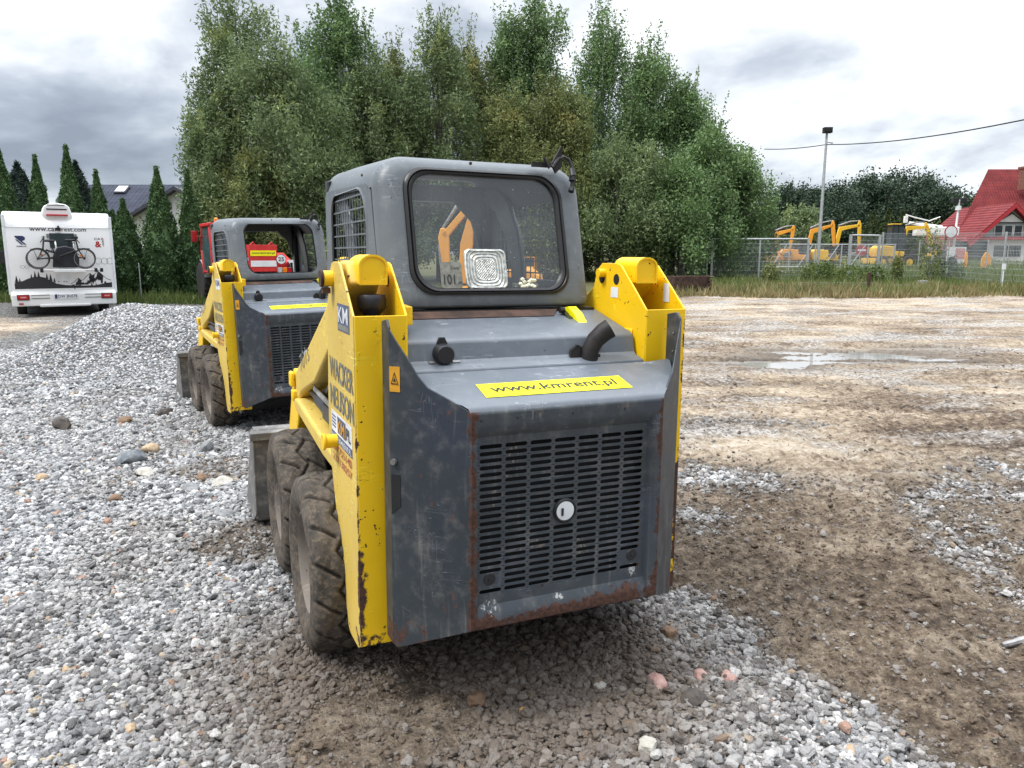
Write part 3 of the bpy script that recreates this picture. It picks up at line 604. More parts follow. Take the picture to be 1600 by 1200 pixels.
def loader(loc,rot,label,group,near):
    global tyre_proto,rim_me
    root=empty('skid_steer_loader',loc,label=label,cat='skid loader',group=group,rot=rot)
    E=lambda p,side:(p[0]*side,p[1],p[2])
    # --- rear door with slotted grille
    b=B(); ox=-.015; yg=.022; th=.004
    x0,x1=-.327+0,.297; cw=(x1-x0)/7; z0,z1=.512,1.024; rh=(z1-z0)/22
    gx0,gx1,gz0,gz1=-.330,.310,.475,1.045
    def stadium(cx,cz,w,h,n=5):
        r=h/2; return [(cx+w/2-r+r*math.cos(a),cz+r*math.sin(a)) for a in [R(-90+180*k/n) for k in range(n+1)]]+[(cx-w/2+r+r*math.cos(a),cz+r*math.sin(a)) for a in [R(90+180*k/n) for k in range(n+1)]]
    missing={(0,19),(0,20),(6,19),(6,20),(3,10),(3,11),(3,12)}
    for c in range(7):
        for r in range(22):
            ax=x0+c*cw; az=z1-(r+1)*rh; cx=ax+cw/2; cz=az+rh/2
            if (c,r) in missing: b.box((ax,yg,az),(ax+cw,yg+th,az+rh)); continue
            sN=stadium(cx,cz,cw*.88,rh*.60); cor=[]
            for (u,v) in sN:
                du,dv=(u-cx)/(cw*.44),(v-cz)/(rh*.30); k=max(abs(du),abs(dv)); cor.append((cx+du/k*cw/2,cz+dv/k*rh/2))
            A=[(u,yg,v) for u,v in cor]; I=[(u,yg,v) for u,v in sN]; I2=[(u,yg+th,v) for u,v in sN]
            b.loft([A,I,I2])
    # border around the slot field and the formed frame
    for a_,c_ in (((gx0,gz0),(gx1,z0)),((gx0,z1),(gx1,gz1)),((gx0,z0),(x0,z1)),((x1,z0),(gx1,z1))):
        b.add([(a_[0],yg,a_[1]),(c_[0],yg,a_[1]),(c_[0],yg,c_[1]),(a_[0],yg,c_[1])],[(0,1,2,3)])
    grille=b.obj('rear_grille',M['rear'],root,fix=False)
    b=B()
    fr=[((-.358,.406),(.358,.406),(.358,1.110),(-.358,1.110)),]
    def rc(x0,x1,z0,z1,y): return [(x0,y,z0),(x1,y,z0),(x1,y,z1),(x0,y,z1)]
    b.loft([rc(-.357,.357,.402,1.143,.045),rc(-.362,.362,.398,1.138,.012),rc(-.358,.358,.404,1.128,.0),rc(-.342,.335,.432,1.088,.0),rc(-.334,.318,.448,1.066,.006),rc(gx0,gx1,gz0,gz1,yg)],cap0=False)
    # top lip rolled into the hood
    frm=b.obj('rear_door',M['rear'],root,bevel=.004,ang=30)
    b=B(); b.box((-.325,.055,.47),(.305,.12,1.05)); b.obj('engine_radiator',M['dark'],root)
    b=B(); b.lathe([(.043,0),(.043,-.006),(.037,-.010),(.034,-.008),(.0,-.008)],(-.014,yg,.767),'y',32,False); lk=b.obj('door_lock',M['black'],root)
    b=B(); b.lathe([(.033,0),(.0,-.0015)],(-.014,yg-.009,.767),'y',32,False); ls=b.obj('lock_sticker',M['whites'],lk)
    b=B(); b.box((-.030,yg-.013,.752),(-.022,yg-.0105,.778)); b.obj('lock_slot',M['blk'],lk)
    b=B()
    for x,z in ((-.285,.565),(.262,.565)): b.lathe([(.022,0),(.020,-.003),(.0,-.003)],(x,yg,z),'y',20,False); b.lathe([(.006,0),(.005,-.004),(0,-.004)],(x,yg-.003,z),'y',10,False)
    for x in (-.325,-.2,.0,.2): b.lathe([(.005,0),(.0,-.002)],(x,0,1.105),'y',8,False)
    split(b,'rivet',M['blk'],root)
    # --- hood deck
    b=B(); sl=.283
    P=lambda x,y,dz=0:(x,y,1.143+sl*y+dz)
    rings=[]
    ry=[(0.003,-.016),(.008,-.004),(.022,0),(.12,0),(.27,.0)]
    for y,dz in ry:
        hw=.356+min(y,.2)*1.05 if y<.2 else .566-.0*(y-.2)
        row=[]
        for k in range(13):
            u=-1+2*k/12; x=hw*u; up=.007*max(0,(abs(u)-.80)/.2)**2*min(1,y/.05)
            row.append(P(x,y,dz+up))
        rings.append(row)
    b.loft(rings,close=False)
    b.loft([rings[-1],[(p[0],p[1],p[2]-.03) for p in rings[-1]]],close=False)
    b.obj('engine_hood',M['deck'],root,ang=40)
    b=B(); pr=[(.285,1.19),(.285,1.222),(.292,1.227),(.340,1.240),(.352,1.250),(.368,1.312),(.385,1.324),(.655,1.392),(.70,1.395),(.70,1.19)]
    b.prism(pr,'x',-.462,.462); b.obj('engine_cover',M['deck'],root,bevel=.006)
    b=B(); b.box((-.44,.27,1.16),(.44,.30,1.205)); b.obj('hood_seam_seal',M['black'],root)
    # url sticker on the hood
    O=Vector(P(-.281,.066,.0015)); U=Vector((.552,0,0)).normalized(); V=Vector((0,1,sl)).normalized(); N=U.cross(V)
    b=B(); 
    if near: b.sheet([O,O+U*.552,O+U*.552+V*.1,O+V*.1],N*.001)
    else: b.sheet([O+V*.03,O+U*.52+V*.03,O+U*.52+V*.12,O+V*.12],N*.001); 
    stk=b.obj('url_sticker',M['ysign'],root)
    text('url_lettering','www.kmrent.pl',O+U*.035+V*(.018 if near else .05)+N*.001,U,V,.475,.062 if near else .055,M['blk'],stk,bold=.012)
    # --- side wings
    for s in (-1,1):
        out=[(0,.404),(0,1.128),(.02,1.142),(.095,1.176),(.15,1.200),(.185,1.236),(.215,1.282),(.262,1.345),(.288,1.385),(.288,.305),(.27,.296)]
        pts=[Vector((s*(.356+.724*d),.690*d,z)) for d,z in out]
        nrm=Vector((-s*.69,.724,0)); b=B(); b.sheet(pts,nrm*.007)
        fx,fy=s*(.356+.724*.288),.690*.288
        b.sheet([(fx,fy,.305),(fx,fy,1.385),(fx,fy+.022,1.41),(fx+s*.0,fy+.085,1.40),(fx,fy+.085,.300)],(-s*.008,0,0))
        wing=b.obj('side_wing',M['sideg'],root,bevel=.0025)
        if s<0:
            D=lambda d,z,o=.002:Vector((s*(.356+.724*d),.690*d,z))-nrm*o
            b=B(); b.k=0; b.sheet([D(.285,1.18),D(.285,1.262),D(.248,1.262),D(.248,1.18)],nrm*.001); 
            ws=b.obj('warning_sticker',M['orst'],wing)
            b=B(); 
            a1,a2,a3=D(.280,1.205,.004),D(.253,1.205,.004),D(.2665,1.245,.004); c0=(a1+a2+a3)/3
            q=[a1,a2,a3]; b.ring(q,[c0+(p-c0)*.78 for p in q],nrm*.0005); b.sheet([c0+(p-c0)*.35 for p in q],nrm*.0005); b.obj('warning_symbol',M['blk'],ws)
            b=B(); b.sheet([D(.285,.905),D(.252,.905),D(.252,.80),D(.285,.77)],nrm*.004); b.obj('latch_recess',M['dark'],wing)
            b=B(); c=D(.272,.95); b.tube([c,c-nrm*.012],.010,8); b.obj('wing_bolt',M['steel'],wing)
        b=B()
        for z in (1.33,1.26): c=Vector((fx-s*.009,fy+.035,z)); b.tube([c,c+Vector((-s*.004,0,0))],.004,6)
        split(b,'rivet',M['steel'],wing)
    # --- towers
    for s in (-1,1):
        om=M['yelp'] if s<0 else M['yel']
        o_=[(.300,.262),(.300,1.415),(.385,1.490),(.470,1.562),(.492,1.580),(.520,1.588),(.600,1.588),(.640,1.580),(.672,1.550),(.700,1.480),(.735,1.440),(.775,1.10),(.785,.92),(.735,.76),(.505,.245),(.47,.232),(.34,.240)]
        b=B(); b.prism(o_,'x',s*.655,s*.647); outp=b.obj('outer_tower_plate',om,root,bevel=.002)
        i_=[(.300,1.19),(.300,1.415),(.385,1.490),(.470,1.562),(.492,1.580),(.520,1.588),(.640,1.588),(.68,1.56),(.70,1.50),(.74,1.42),(.74,1.19)]
        b=B(); b.prism(i_,'x',s*.471,s*.479); inp=b.obj('inner_tower_plate',M['yel'],root,bevel=.002)
        b=B()
        for y,z,r in ((.636,1.528,.024),(.522,1.524,.022)): b.lathe([(r,-.0015 if s<0 else .0),(0,-.0015 if s<0 else .0)],(s*.471+(-s*.001),y,z),'x',20,False); b.lathe([(r,0),(0,0)],(s*.4800,y,z),'x',20,False)
        split(b,'pin_hole_shade',M['dark'],inp)  # flat dark discs standing for the shade inside the holes
        b=B(); b.box((min(s*.650,s*.474),.299,.262),(max(s*.650,s*.474),.307,1.415)); b.box((min(s*.66,s*.655),.303,.262),(max(s*.66,s*.655),.307,.28)) if False else None
        b.obj('tower_rear_wall',M['yel'],root,bevel=.002)
        # lift arm: box section from the tower top down to the elbow, then the front leg
        ao=.628 if s<0 else .628; ai=.520
        up=[(.46,1.515),(.52,1.590),(.62,1.592),(.95,1.395),(1.45,1.180),(1.93,.985),(1.945,.92),(1.90,.885),(1.78,.878),(1.70,.93),(1.28,1.045),(.90,1.235),(.70,1.300),(.56,1.44)]
        b=B(); b.prism(up,'x',s*ao,s*ai); arm=b.obj('lift_arm',om,root,bevel=.012,seg=3)
        b=B(); b.prism([(1.86,.90),(1.97,.93),(1.99,1.0),(2.02,1.01),(2.30,.62),(2.30,.40),(2.18,.40),(1.86,.82)],'x',s*(ao-.012),s*(ai+.012)); b.obj('arm_front_leg',M['yel'],root,bevel=.008)
        b=B(); b.box((min(s*.655,s*.63),1.86,.93),(max(s*.655,s*.63),1.93,1.01)); b.box((min(s*.65,s*.60),1.84,.86),(max(s*.65,s*.60),1.90,.92)); b.obj('arm_bracket',M['yel'],arm,bevel=.01)
        # D shaped rear end cap of the arm
        dd=[(-.048,-.045),(.048,-.045),(.050,.02)]+[(.050*math.cos(a),.02+.038*math.sin(a)) for a in [R(20*k) for k in range(1,9)]]+[(-.050,.02)]
        b=B(); cx=s*.553; b.prism([(cx+u*1.0,1.556+v) for u,v in dd],'y',.430,.60); cap=b.obj('arm_end_cap',M['yel'],arm,bevel=.004)
        b=B(); c=[(cx+u,.4285,1.556+v) for u,v in dd]; c2=[(cx+u*.86,.4285,1.557+v*.86) for u,v in dd]; b.ring(c,c2,(0,-.004,0)); b.obj('end_cap_weld',M['yel'],cap)
        # pivot pins
        b=B(); b.lathe([(.0,.0),(.032,.0),(.034,.006),(.034,.040)],(s*.655-(.040 if s>0 else -.0) ,.60,1.535),'x',20,True) if False else None
        b.tube([(s*.650,.62,1.528),(s*.690,.62,1.528)],.028,20); b.obj('pivot_pin',M['yel'],outp,bevel=.003)
        b=B(); b.tube([(s*.690,.62,1.528),(s*.700,.62,1.528)],.031,14); b.box((min(s*.692,s*.665),.61,1.475),(max(s*.692,s*.665),.64,1.495)); b.obj('pin_cap',M['rustm'],outp)
        b=B(); b.tube([(s*.471,.62,1.548),(s*.440,.62,1.548)],.018,14); b.obj('inner_pin',M['yel'],inp)
        b=B(); b.tube([(s*.65,.62,.93),(s*.704,.62,.93)],.025,18); b.tube([(s*.700,.62,.93),(s*.710,.62,.93)],.032,18); b.obj('lower_pin',M['yel'],outp,bevel=.003)
        # lift cylinder and guard tube
        b=B(); b.tube([(s*.575,1.80,.95),(s*.575,1.25,.93)],.022,14); b.tube([(s*.575,1.42,.94),(s*.575,.60,.905)],.036,16); b.box((min(s*.61,s*.54),.66,.895),(max(s*.61,s*.54),1.2,.965)); b.obj('lift_cylinder',M['blackp'],root,bevel=.006)
        b=B(); b.tube([(s*.615,.82,1.30),(s*.615,1.05,1.20),(s*.615,1.38,1.03),(s*.61,1.36,1.0),(s*.60,1.0,.98)],.011,8); b.tube([(s*.56,.85,1.25),(s*.56,1.3,1.0)],.014,8); b.obj('hydraulic_hose',M['steel'] if near else M['blackp'],root)
        # yellow fender rail over the wheels
        b=B(); b.prism([(.55,.775),(.56,.825),(1.72,.895),(1.80,.885),(1.82,.855),(1.78,.83),(1.0,.775)],'x',s*.648,s*.50); b.obj('fender_rail',M['yelp'] if s<0 else M['yel'],root,bevel=.014,seg=3)
        # screen caps
        b=B(); b.prism([(.42,.20),(.42,.80),(1.98,.84),(2.02,.5),(1.95,.2)],'x',s*.50,s*.40); b.obj('chassis_side',M['dark'],root)
    # markings on the outer left plate
    xo=-.6562; U=(0,-1,0); V=(0,0,1)
    L=lambda y,z:(xo,y,z)
    pl_=bpy.data.objects
    b=B(); b.sheet([L(.545,1.350),L(.350,1.350),L(.350,1.445),L(.545,1.445)],(.0006,0,0)); s1=b.obj('tower_sticker',M['bluet'] if near else M['whites'],root)
    text('sticker_lettering','KM',(xo-.0003,.530,1.380),U,V,.165,.055,M['whites'] if near else M['bluet'],s1,bold=.01)
    if near:
        b=B(); b.sheet([(xo-.0006,.538,1.355),(xo-.0006,.357,1.355),(xo-.0006,.357,1.373),(xo-.0006,.538,1.373)],(.0004,0,0)); b.obj('sticker_strip',M['gryt'],s1)
    text('maker_lettering','WACKER',(xo,.720,1.160),(0,-1,-.02),V,.41,.082,M['gryt'],root,bold=.015)
    text('maker_lettering','NEUSON',(xo,.720,1.055),(0,-1,-.02),V,.41,.082,M['gryt'],root,bold=.015)
    b=B(); b.sheet([L(.715,.925),L(.352,.925),L(.352,1.035),L(.715,1.035)],(.0006,0,0)); s2=b.obj('rental_sticker',M['whites'],root)
    b=B(); b.sheet([(xo-.0008,.715,.925),(xo-.0008,.352,.925),(xo-.0008,.352,.957),(xo-.0008,.715,.957)],(.0004,0,0)); s3=b.obj('sticker_band',M['bluet'],s2)
    text('sticker_lettering','WWW.KMRENT.PL',(xo-.001,.705,.931),U,V,.345,.020,M['whites'],s3,bold=.01)
    b=B(); b.sheet([(xo-.0008,.60,.965),(xo-.0008,.455,.965),(xo-.0008,.455,1.027),(xo-.0008,.60,1.027)],(.0004,0,0)); b.obj('sticker_logo_panel',M['bluet'],s2)
    text('sticker_lettering','KM',(xo-.0014,.590,.972),U,V,.125,.048,M['orst'],s2,bold=.02)
    text('sticker_lettering','PL',(xo-.001,.440,.972),U,V,.07,.045,M['blk'],s2,bold=.02)
    b=B()
    for k in range(4): b.box((xo-.001,.63,.975+k*.013),(xo-.0004,.70,.981+k*.013))
    b.obj('sticker_stripes',M['bluet'],s2)
    text('phone_lettering','601755140',(xo,.700,.885),U,V,.335,.030,M['redt'],root,bold=.006)
    text('phone_lettering','237138257',(xo,.700,.845),U,V,.335,.028,M['redt'],root,bold=.006)
    text('model_lettering','701s',(-.6295,1.66,1.035),(0,-1,.36),(0,.36,1),.30,.085,M['gryt'],root,bold=-.01)
    # --- cab
    W2=.447
    def Q(x,z,d=0): return (x,.662+(z-1.405)*.262+d,z)
    def outl(inset,d,zb=1.405,zt=2.000): return [Q(x,z,d) for x,z in rrect(-W2+inset,W2-inset,zb+inset*.3,zt-inset,(.03,max(.03,.125-inset),max(.03,.125-inset),.03),7)]
    hole=[(x,z) for x,z in rrect(-.331,.329,1.472,1.945,(.085,.10,.085,.095),7)]
    b=B(); b.loft([[Q(x,z,.03) for x,z in hole],[Q(x,z,.0) for x,z in hole],outl(.060,0),outl(.032,.008),outl(.012,.026),outl(.002,.055),outl(0,.085)])
    b.obj('cab_rear_frame',M['cab'],root,ang=50)
    # roof shell going forward
    b=B(); full=rrect(-W2,W2,1.405,2.000,(.03,.125,.125,.03),7); arc=[(x,z) for x,z in full[7:25] if z>1.86]
    rings=[]
    for y,dz in ((.892,0),(1.2,.012),(1.5,.024),(1.80,.030),(1.86,.034)):
        rings.append([(x,y-0 if True else 0,z+dz*(1 if z>1.94 else .6)) for x,z in arc])
    rings[0]=[Q(x,z,.085) for x,z in arc]
    b.loft(rings,close=False); b.loft([[(p[0]*.96,p[1],p[2]-.02) for p in r] for r in rings],close=False)
    b.obj('cab_roof',M['cab'],root,ang=50)
    for s in (-1,1):
        zt_=1.85; hole2=[(y,z) for y,z in rrect(.945,1.70,1.500,1.895,(.06,.10,.17,.04),5)]
        outer=[]
        n=len(hole2); cy=sum(p[0] for p in hole2)/n; cz=sum(p[1] for p in hole2)/n
        ob=[(.752+.0,1.405),(1.86,1.405),(1.86,1.925),(.895,1.895)]
        for (y,z) in hole2: # project to the side quad outline
            du,dv=y-cy,z-cz; best=1e9
            for i in range(4):
                (ax,az),(bx,bz)=ob[i],ob[(i+1)%4]; ex,ez=bx-ax,bz-az; den=du*ez-dv*ex
                if abs(den)<1e-9: continue
                tt=((ax-cy)*ez-(az-cz)*ex)/den
                if tt>0: best=min(best,tt)
            outer.append((cy+du*best,cz+dv*best))
        b=B(); b.ring([(s*W2,y,z) for y,z in outer],[(s*W2,y,z) for y,z in hole2],(-s*.004,0,0))
        b.ring([(s*W2,y,z) for y,z in hole2],[(s*(W2+.006),cy+(y-cy)*.97,cz+(z-cz)*.97) for y,z in hole2],(-s*.004,0,0))
        sidep=b.obj('cab_side',M['cab'],root,ang=40)
        b=B()
        for k in range(1,14):
            y=.945+.755*k/14; b.box((min(s*.434,s*.437),y-.0035,1.50),(max(s*.434,s*.437),y+.0035,1.895 if y>1.05 else 1.84))
        for k in range(7):
            z=1.535+k*.055; b.box((min(s*.437,s*.4405),.945,z-.0035),(max(s*.437,s*.4405),1.70,z+.0035))
        b.obj('side_mesh_guard',M['cab'],root)
        b=B(); b.box((min(s*.40,s*.446),1.80,1.30),(max(s*.40,s*.446),1.868,1.98)); b.obj('cab_front_post',M['black'],root,bevel=.008)
        # broad curved pillar inside
        pp=[(1.80,1.96),(1.62,1.96),(1.48,1.88),(1.36,1.74),(1.30,1.58),(1.29,1.42),(1.42,1.42),(1.44,1.58),(1.52,1.72),(1.66,1.85),(1.80,1.90)]
        b=B(); b.prism(pp,'x',s*.425,s*.40); b.obj('inner_pillar',M['blackp'] if not near else M['cab'],root,bevel=.008)
    b=B(); b.box((-.40,1.82,1.90),(.40,1.868,1.985)); b.sheet([(.40,1.84,1.92),(.22,1.84,1.92),(.34,1.84,1.80),(.40,1.84,1.62)],(0,.02,0)); b.obj('cab_front_header',M['cab'],root,bevel=.006)
    b=B(); b.box((-.445,.70,1.20),(.445,1.80,1.40)); b.obj('cab_base',M['blackp'],root)
    b=B(); b.box((-.40,.655,1.385),(.445,.72,1.403)); b.obj('cab_sill_gap',M['black'],root)
    b=B(); b.sheet([(-.40,.585,1.378),(.22,.585,1.378),(.27,.655,1.399),(-.40,.655,1.399)],(0,.003,-.006)); b.obj('rusty_ledge',M['rustm'],root)
    # window seal and glass
    b=B(); sv=[(x*1.0,z) for x,z in hole]; cx=.001; czz=1.7085
    def sc(f,d): return [Q(cx+(x-cx)*f,czz+(z-czz)*f,d) for x,z in hole]
    b.loft([sc(1.045,.002),sc(1.040,-.010),sc(1.005,-.014),sc(.992,-.007),sc(.980,-.013),sc(.948,-.010),sc(.932,.006)]);
    if near:
        b.obj('window_seal',M['black'],root,ang=60)
        b=B(); b.add(sc(.95,.004),[list(range(len(hole)))]); b.obj('rear_window',M['glass'],root,fix=False)
        # noise sticker and ribbed work lamp behind the glass
        b=B(); b.sheet([Q(x,z,-.0005) for x,z in rrect(-.222,-.132,1.487,1.588,.012,3)],(0,.001,0)); ns=b.obj('noise_sticker',M['gryt'],root)
        Vv=Vector((0,.262,1)).normalized()
        text('noise_lettering','101',Q(-.210,1.502,-.0015),(1,0,0),Vv,.046,.040,M['blk'],ns,bold=.01); text('noise_lettering','dB',Q(-.153,1.502,-.0015),(1,0,0),Vv,.018,.012,M['blk'],ns)
        text('noise_lettering','Lwa',Q(-.178,1.560,-.0015),(1,0,0),Vv,.034,.012,M['blk'],ns)
        b=B(); b.loft([[Q(x,z,-.002) for x,z in rrect(-.118,.062,1.483,1.640,.022,4)],[Q(x,z,-.008) for x,z in rrect(-.112,.056,1.489,1.634,.020,4)],[Q(x,z,-.002) for x,z in rrect(-.105,.049,1.496,1.627,.018,4)],[Q(x,z,.003) for x,z in rrect(-.118,.062,1.483,1.640,.022,4)]],cap1=True)
        b.add([Q(x,z,-.0035) for x,z in rrect(-.107,.051,1.494,1.629,.018,4)],[list(range(20))])
        b.obj('work_lamp',M['lamp'],root)
        b=B(); q=random.Random(4)
        for k in range(14): 
            c=Q(.115+.075*q.random(),1.486+.035*q.random(),.012); b.lathe([(.0,-.014),(.012,-.006),(.014,.004),(.0,.012)],c,'z',7,False)
        b.box((.098,.70,1.476),(.205,.73,1.505)); b.obj('foam_pad',M['cream'],root,bevel=.004)
    else:
        b=B(); b.loft([sc(1.0,.005),sc(.985,.0),sc(.97,.01)]); b.obj('window_edge_trim',M['black'],root)
        b=B(); b.tube([(-.30,1.80,1.78),(-.30,1.70,1.80)],.01,6); b.lathe([(.0,0),(.055,.004),(.06,.012),(.0,.016)],(-.25,1.76,1.78),'y',18,False); b.obj('inner_mirror',M['blackp'],root)
    # seat, controls
    b=B(); b.prism([(.95,1.32),(1.42,1.30),(1.45,1.34),(1.40,1.37),(1.08,1.40),(.98,1.475),(.90,1.475)],'x',-.22,.20); b.obj('driver_seat',M['blackp'],root,bevel=.02)
    b=B(); 
    for x in (-.30,.30): b.tube([(x,1.5,1.38),(x,1.55,1.50),(x,1.57,1.56)],[.008,.008,.016],8)
    split(b,'control_lever',M['black'],root)
    # exhaust
    b=B(); b.tube([(.243,.325,1.19),(.243,.325,1.235),(.246,.325,1.27),(.262,.318,1.305),(.290,.305,1.335),(.312,.296,1.350)],[.031,.032,.033,.034,.036,.037],20,False); b.tube([(.312,.296,1.350),(.295,.303,1.338),(.262,.318,1.300)],[.032,.031,.025],20,True)
    b.prism([(.165,1.232),(.200,1.232),(.222,1.238),(.222,1.275),(.195,1.288),(.170,1.268)],'y',.335,.350); b.box((.262,.33,1.228),(.292,.35,1.248)); b.obj('exhaust_pipe',M['exh'],root)
    # beacon socket: black cone on a triangular plate
    b=B(); b.lathe([(.037,.0),(.038,-.012),(.034,-.045),(.031,-.052),(.0,-.052)],(-.330,.372,1.272),'y',24,False); b.prism([(-.383,1.236),(-.277,1.236),(-.318,1.330),(-.340,1.330)],'y',.374,.366)
    b.obj('beacon_socket',M['blackp'],root,bevel=.002)
    b=B(); b.tube([(-.385,.345,1.244),(-.365,.345,1.244)],.007,6); b.tube([(-.298,.345,1.244),(-.270,.345,1.244)],.007,6); split(b,'socket_bolt',M['steel'],root)
    # yellow cab strap
    b=B(); b.prism([(.50,1.350),(.545,1.388),(.60,1.412),(.64,1.405),(.63,1.385),(.56,1.372),(.51,1.340)],'x',.292,.330); b.obj('cab_latch',M['ysign'],root)
    b=B(); b.prism([(.52,1.352),(.62,1.40),(.66,1.40),(.66,1.37)],'x',.272,.288); b.prism([(.52,1.352),(.62,1.40),(.66,1.40),(.66,1.37)],'x',.334,.350); b.tube([(.255,.60,1.398),(.275,.60,1.398)],.012,8); b.obj('latch_bracket',M['black'],root)
    b=B(); b.prism([(.42,1.37),(.42,1.435),(.56,1.44),(.56,1.37)],'x',-.462,-.418) ; b.obj('tower_flange',M['yel'],root,bevel=.003)
    # air filter cap in left tower
    b=B(); b.lathe([(.020,-.05),(.030,-.015),(.046,.0),(.050,.012),(.050,.040),(.044,.052),(.0,.056)],(-.553,.46,1.425),'z',24,False); b.box((-.60,.32,1.36),(-.50,.52,1.372)); b.obj('filler_cap',M['blackp'],root)
    b=B(); b.box((-.645,.31,1.34),(-.48,.70,1.352)); b.box((.48,.31,1.34),(.645,.70,1.352)); split(b,'tower_floor',M['dark'],root)
    b=B(); b.lathe([(.05,0),(.055,.02),(.04,.035),(0,.04)],(.565,.42,1.36),'z',16,False); b.tube([(.52,.36,1.375),(.62,.36,1.385)],.012,8); b.obj('tower_hose',M['blackp'],root)
    b=B(); b.sheet([(.4702,.560,1.450),(.4702,.505,1.450),(.4702,.505,1.492),(.4702,.560,1.492)],(-.001,0,0)); b.obj('small_sticker',M['whites'],root)
    b=B(); b.sheet([(.6462,.44,1.436),(.6462,.40,1.436),(.6462,.40,1.51),(.6462,.44,1.51)],(-.001,0,0)); b.obj('small_sticker',M['whites'],root)
    b=B(); b.box((.462,.385,1.290),(.470,.445,1.335)); b.lathe([(.008,0),(.007,-.004),(0,-.005)],(.462,.415,1.312),'x',10,False); b.obj('latch_block',M['yel'],root,bevel=.004)
    # cable and bracket at the roof corner
    _n0=len(bpy.data.objects); _before=set(bpy.data.objects)
    b=B(); b.box((.215,.800,1.948),(.30,.812,1.968)); b.prism([(.30,1.962),(.345,2.038),(.350,1.955),(.32,1.925)],'y',.79,.802); b.obj('roof_bracket',M['exh'],root)
    b=B(); b.tube([(.265,.79,1.985),(.285,.78,1.945),(.30,.785,1.965),(.28,.79,1.955),(.30,.78,1.95),(.33,.79,1.985),(.36,.80,1.995),(.385,.80,1.985),(.395,.79,1.955),(.393,.78,1.925)],.0075,8); b.obj('roof_cable',M['black'],root)
    b=B(); b.tube([(.395,.79,1.945),(.393,.775,1.915)],.012,10); b.tube([(.393,.775,1.915),(.385,.765,1.865)],.009,8); b.tube([(.388,.768,1.905),(.387,.766,1.895)],.016,8); b.tube([(.385,.765,1.865),(.378,.760,1.850)],.013,8); b.obj('cable_plug',M['black'],root)
    b=B(); b.lathe([(.007,0),(.006,-.006),(0,-.006)],(-.06,.800,1.945),'y',8,False); b.lathe([(.006,0),(.005,-.006),(0,-.006)],(-.447,1.02,1.90),'x',8,False); split(b,'roof_bolt',M['rustm'],root)
    for o_f in set(bpy.data.objects)-_before:
        o_f.data.transform(Matrix.Translation((0,-.004,.034)))
    # belly
    b=B(); b.prism([(.13,.46),(.30,.34),(.31,1.12),(.13,1.08)],'x',-.33,.33); b.prism([(.312,.30),(.45,.22),(1.95,.22),(2.02,.5),(2.0,1.2),(.75,1.3),(.312,1.15)],'x',-.46,.46); b.obj('chassis',M['dark'],root)
    # wheels
    for s in (-1,1):
        for y in (.895,1.755):
            if tyre_proto is None:
                o=meshobj('wheel',_tv,_tf,M['rubber'],smooth=True); fattr(o,'groove',np.array(_tg,np.float32)); tyre_proto=o.data
                me=bpy.data.meshes.new('wheel')
            else: o=bpy.data.objects.new('wheel',tyre_proto); C.objects.link(o)
            o.parent=root; o.location=(s*.652,y,.360); o.rotation_euler=(random.Random(y*7+s).uniform(0,6),0,0 if s<0 else PI)
            if rim_me is None: r=rim_b().obj('rim',M['rim']); rim_me=r.data
            else: r=bpy.data.objects.new('rim',rim_me); C.objects.link(r)
            r.parent=o
    # bucket
    b=B(); bo=[(2.36,.10),(2.36,.56),(2.42,.60),(2.50,.585),(2.62,.42),(2.96,.07),(2.98,.02),(2.52,.015)]
    for s in (-1,1): b.prism(bo,'x',s*.815,s*.803)
    b.loft([[(x,y,z) for y,z in ((2.985,.015),(2.50,.012),(2.40,.05),(2.365,.12),(2.365,.55),(2.42,.598),(2.50,.60))] for x in (-.803,.803)],close=False)
    b.loft([[(x,y,z) for y,z in ((2.985,.022),(2.51,.02),(2.41,.06),(2.373,.12),(2.373,.55),(2.42,.590),(2.50,.592))] for x in (-.803,.803)],close=False)
    b.box((-.83,2.33,.55),(-.60,2.40,.595)); b.box((.60,2.33,.55),(.83,2.40,.595))
    b.obj('bucket',M['bucket'],root,bevel=.004)
    return root
def lampmat():
    m,t=newmat('ribbed_lamp_glass'); o=t.obj(); x,y,z=t.sep(o)
    u=t.m('MULTIPLY',t.m('ADD',x,.028),1.0); v=t.m('SUBTRACT',z,1.56)
    d=t.m('POWER',t.m('ADD',t.m('POWER',t.m('ABSOLUTE',u),4),t.m('POWER',t.m('ABSOLUTE',v),4)),.25)
    wv=t.m('SINE',t.m('MULTIPLY',d,520.0)); c2=t.m('MULTIPLY',t.m('SINE',t.m('MULTIPLY',x,600.0)),t.m('SINE',t.m('MULTIPLY',z,600.0)))
    inn=t.step(d,.035,.045); h=t.m('ADD',t.m('MULTIPLY',wv,inn),t.m('MULTIPLY',c2,t.m('SUBTRACT',1.0,inn)))
    n=t.noise(o,60,4,.7); c=t.mix(t.step(t.m('ADD',t.m('MULTIPLY',h,.10),n),.32,.66),(.36,.38,.35),(.85,.87,.83)); c=t.mix(t.m('SUBTRACT',1.0,inn),c,(.66,.74,.78)) if False else c
    setp(t,c,.18,.2,t.bump(h,.8,.004),.8); return m
M['lamp']=lampmat()
M['exh']=plain('sooty_exhaust_steel',(.022,.019,.019),.6,.3,.4,20,.3)
if 1: pass
GRP='yellow and grey skid steer loaders'
loader((.191,2.44,0),(0,R(.57),R(23.8)),'yellow and grey skid steer loader nearest the camera, with glass in its rear window',GRP,True)
loader((-1.807,6.773,-.025),(R(-.5),R(-1.1),R(30.5)),'farther yellow and grey skid steer loader with glassless rear window beside gravel pile',GRP,False)
